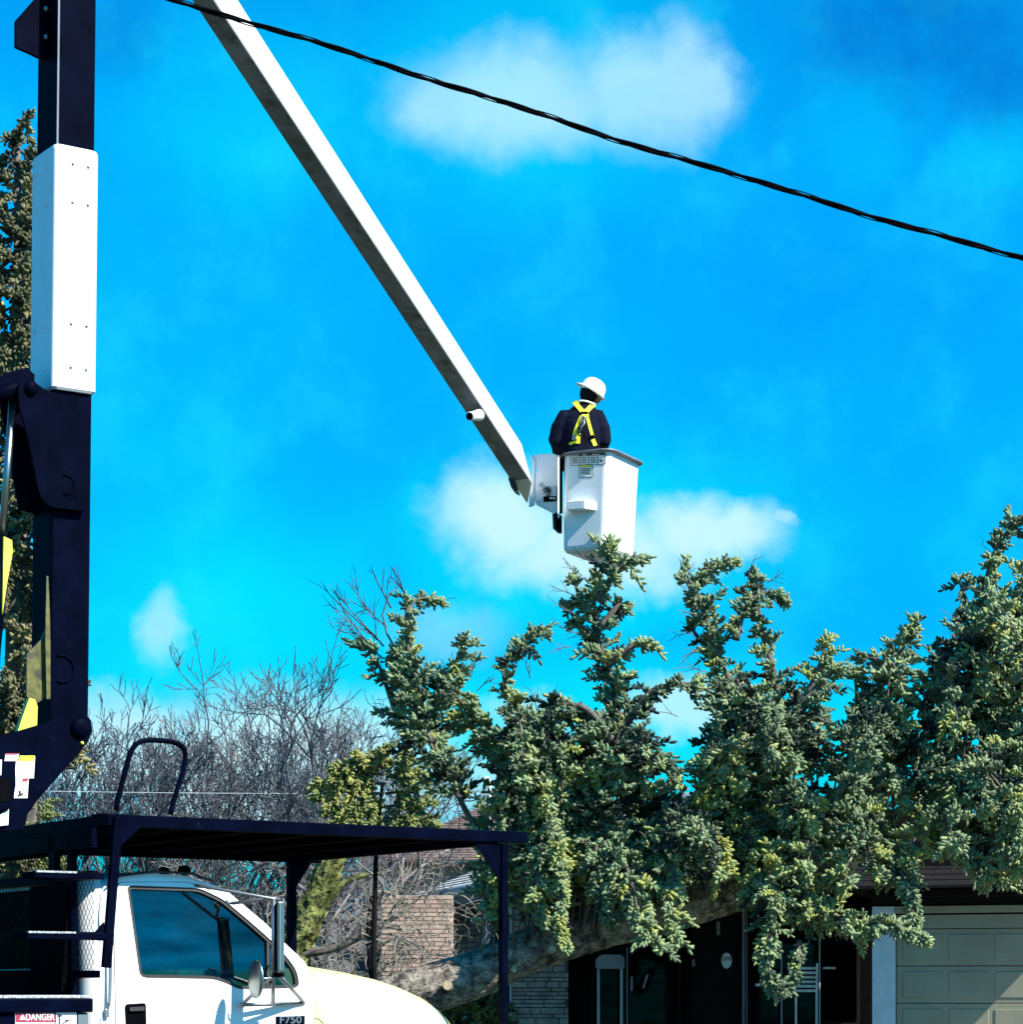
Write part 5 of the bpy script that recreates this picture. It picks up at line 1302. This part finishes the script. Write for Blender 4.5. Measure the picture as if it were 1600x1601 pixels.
# front window, rails and things in the dark entrance
w = slab(1185,1345,1470,1600,'brown','front_window',-.03,.03)
slab(1190,1220,1476,1595,'glassd','pane',-.05,.01,w); slab(1225,1279,1476,1595,'glassd','pane',-.05,.01,w); slab(1284,1340,1476,1595,'glassd','pane',-.05,.01,w)
slab(1221.6,1223.4,1470,1640,'gutter','window_frame',-.07,.03,w); slab(1281.2,1283,1460,1640,'gutter','window_frame',-.07,.03,w)
w = slab(925,1045,1480,1640,'brown','front_window',-.03,.03); slab(931,978,1486,1640,'glassd','pane',-.05,.01,w); slab(984,1040,1486,1640,'glassd','pane',-.05,.01,w)
slab(980,982,1480,1640,'siding','window_frame',-.07,.03,w)
rk = empty('barbecue', W(950,1560,38), 'pale lidded barbecue in the dark entrance below the trunk', 'barbecue')
MB().prism([W(x, y, 38.0) for x, y in rounded([(932,1499),(940,1491),(972,1491),(977,1497),(977,1514),(932,1514)], 4, 3)], Vector((0,.35,0))).build('lid', M['siding'], rk, bevel=.02)
b = MB(); b.box((W(934,0,38).x,38.02,.9),(W(938,0,38).x,38.08,2.0)).box((W(970,0,38).x,38.02,.9),(W(974,0,38).x,38.08,2.0)).box((W(934,0,38).x,38.02,0),(W(938,0,38).x,38.08,.9)).box((W(970,0,38).x,38.02,0),(W(974,0,38).x,38.08,.9)); b.build('frame', M['steel'], rk)
MB().bar(W(988,1526,37.9), W(988,1548,37.9), .03,.03, up=(0,1,0)).build('side_rod', M['siding'], rk); MB().bar(W(1013,1523,37.9), W(1006,1544,37.9), .03,.03, up=(0,1,0)).build('side_rod', M['siding'], rk)
# white lattice reflected / patio chair at right window
ch = empty('patio_chair', W(1250,1560,37), 'white slatted patio chair before the dark front window', 'chair')
for k in range(6): MB().prism([W(x, y, 37.4) for x, y in ((1232+k*1.5,1511+k*7),(1277,1511+k*7),(1277,1515+k*7),(1232+k*1.5,1515+k*7))], Vector((0,.02,0))).build('slat', M['swhite'], ch)
MB().bar(W(1233,1508,37.38), W(1245,1556,37.38), .03,.03, up=(0,1,0)).bar(W(1278,1505,37.38), W(1277,1556,37.38), .03,.03, up=(0,1,0)).build('back_frame', M['swhite'], ch)
for x in (1245, 1277): MB().bar(W(x,1556,37.38), Vector((W(x,0,37.38).x,37.38,0)), .03,.03, up=(0,1,0)).build('leg', M['swhite'], ch)
MB().prism([W(x, y, 37.4) for x, y in ((1184,1537),(1222,1536),(1222,1540),(1184,1541))], Vector((0,.3,0))).build('arm_rest', M['swhite'], ch)
MB().prism([W(x, y, 37.4) for x, y in ((1290,1511),(1307,1511),(1307,1514),(1290,1514))], Vector((0,.3,0))).build('arm_rest', M['swhite'], ch)
# garage
GR = W(1740,1410,34.0); gd = Vector((-.94,.342,0)); gN = Vector((-.342,-.94,0))
def GP(px_, py, o=0):
    k = (px_-800)/F; s = (k*GR.y-GR.x)/(gd.x-k*gd.y); P = Vector((GR.x, GR.y, 0))+gd*s; P.z = H+(HZ-py)/F*P.y; return P+gN*o
def gpan(x0, x1, z0, z1, m, nm, o=0, th=.05, par=hs):
    a, b2 = GP(x0, 1500), GP(x1, 1500); ps = [Vector((a.x,a.y,z0)), Vector((b2.x,b2.y,z0)), Vector((b2.x,b2.y,z1)), Vector((a.x,a.y,z1))]
    ps = [p+gN*o for p in ps]; return MB().prism(ps, -gN*th).build(nm, M[m], par, bevel=.006)
zh = GP(1390,1414).z
gpan(1364,1760,zh+.0,zh+.9,'brown','garage_header',.0,.1)
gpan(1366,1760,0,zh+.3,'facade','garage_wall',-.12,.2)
gf = gpan(1364,1400,0,zh-.02,'gutter','garage_frame',.0,.08)
gpan(1401,1760,zh-.12,zh-.02,'garage','garage_lintel',.02,.08,gf)
gdr = gpan(1401,1760,0,.3,'garage','garage_door',-.04,.05)
zz = [zh-.13, GP(1500,1455).z, GP(1500,1511).z, GP(1500,1511).z-.52, GP(1500,1511).z-1.04]
zz = [zh-.14, zh-.34, zh-.86, zh-1.38, zh-1.9]
for k in range(4):
    sec = gpan(1401.5,1760,zz[k+1]+.006,zz[k]-.004,'garage','door_section',-.03,.04,gdr)
    if k > 0:
        for q in range(5): gpan(1412+q*72,1474+q*72,zz[k+1]+.08,zz[k]-.08,'garage','door_panel',-.018,.012,gdr)
gpan(1360,1760,zh+.1,zh+.2,'brown','garage_eave',.25,.3)
rgr = MB(); 
for k in range(14):
    f0, f1 = k/14, (k+1)/14; a, b2 = GP(1340,1500,.8-3.2*f0), GP(1760,1500,.8-3.2*f0); c, d = GP(1760,1500,.8-3.2*f1), GP(1340,1500,.8-3.2*f1)
    z0, z1 = zh+.22+1.2*f0, zh+.22+1.2*f1
    def zz_(p, z): return Vector((p.x, p.y, z))
    rgr.hexa([zz_(a,z0-.02), zz_(b2,z0-.02), zz_(c,z1-.02), zz_(d,z1-.02), zz_(a,z0+.02), zz_(b2,z0+.02), zz_(c,z1+.005), zz_(d,z1+.005)])
rgr.build('garage_roof', M['roofd'], hs)

# ------------------------------------------------------------------ house behind, brown hip roof
h2 = empty('distant_house', Vector((W(770,0,56).x, 58, 0)), 'house farther back with a brown hipped shingle roof', 'house')
ap_ = W(776,1249,58); rl, rr_b, rfz = W(560,1330,54), W(1010,1330,54), W(0,1345,54).z
A1 = Vector((W(640,0,54).x-.9, 54, rfz)); A2 = Vector((W(940,0,54).x+.6, 54, rfz)); apx = ap_; apx2 = ap_+Vector((0,4,0))
rb = MB(); NC = 26
for k in range(NC):
    f0, f1 = k/NC, (k+1)/NC
    a, b2 = A1.lerp(apx, f0), A2.lerp(apx, f0); c, d = A2.lerp(apx, f1), A1.lerp(apx, f1)
    rb.hexa([a-Zv*.02, b2-Zv*.02, c-Zv*.02, d-Zv*.02, a+Zv*.035-Vector((0,.02,0)), b2+Zv*.035-Vector((0,.02,0)), c+Zv*.005, d+Zv*.005])
B1, B2 = A1+Vector((0,9,0)), A2+Vector((0,9,0))
rb.add([A1, apx, apx2, B1], [(0,1,2,3)]).add([A2, B2, apx2, apx], [(0,1,2,3)])
rb.build('roof', M['roofb'], h2)
MB().box((A1.x+.4,54.5,0),(A2.x-.4,62,rfz)).build('wall', M['brick1'], h2)
pp = MB().tube([W(766,1310,53), W(766,1232,53), W(765,1222,53), W(762,1217,53), W(758,1217,53)], [.05,.05,.05,.055,.06], 10).build('service_pipe', M['swhite'], h2, smooth=True)
for L in ([(760,1218),(753,1240),(735,1246),(718,1232),(700,1231)], [(760,1218),(757,1235),(742,1250),(725,1250),(712,1236)], [(762,1219),(756,1226),(759,1248),(775,1246),(785,1236)]):
    MB().tube(catmull([W(x, y, 52.9) for x, y in L], 4), .014, 5).build('service_wire', M['cable'], pp)
# ------------------------------------------------------------------ board fence and shed behind the cab
fn = empty('board_fence', W(525,1560,46)*1.0, 'blue grey vertical board fence between the mossy trunk and brick wall', 'fence'); fn.location.z = 0
for k in range(15):
    x = W(460+k*9.6,0,46).x; MB().box((x,46,0),(x+.108,46.03,W(0,1366+random.uniform(-1,1),46).z)).build('board', M['siding'], fn)
MB().box((W(460,0,46).x,46.035,1.9),(W(605,0,46).x,46.08,2.0)).build('rail', M['siding'], fn)
sh_ = empty('garden_shed', (W(370,0,48).x, 48, 0), 'dark low shed roof beyond the windscreen pillar', 'shed')
MB().box((W(300,0,48).x,48,0),(W(452,0,48).x,50,W(0,1425,48).z)).build('wall', M['facade'], sh_)
MB().prism([W(292,1425,47.7), W(460,1425,47.7), W(430,1396,49), W(322,1396,49)], Vector((0,.1,.03))).build('roof', M['roofb'], sh_)

# ------------------------------------------------------------------ yew hedge by the trunk's butt
hd = empty('yew_shrub', W(745,1600,27)*1.0, 'dark green yew shrub beneath the butt of the fallen trunk', 'shrub'); hd.location.z = 0
N = Needles(); 
for k in range(260):
    x, y = random.uniform(640,800), random.uniform(1550,1640)
    if y < 1552+abs(x-740)*.25: continue
    d = Vector((random.gauss(0,.6), -.6+random.gauss(0,.4), .7)).normalized(); N.add(W(x, y, 27+random.uniform(-.3,.4)), d, random.uniform(.14,.24), .35+random.gauss(0,.25))
N.build('foliage', M['needle3'], hd)
limb_obj(hd, [Vector((W(740,0,27).x,27,0)), Vector((W(742,0,27).x,27,.8)), W(745,1600,27)], .06, .03, 'stem')
print('needle tris', TRI[0])
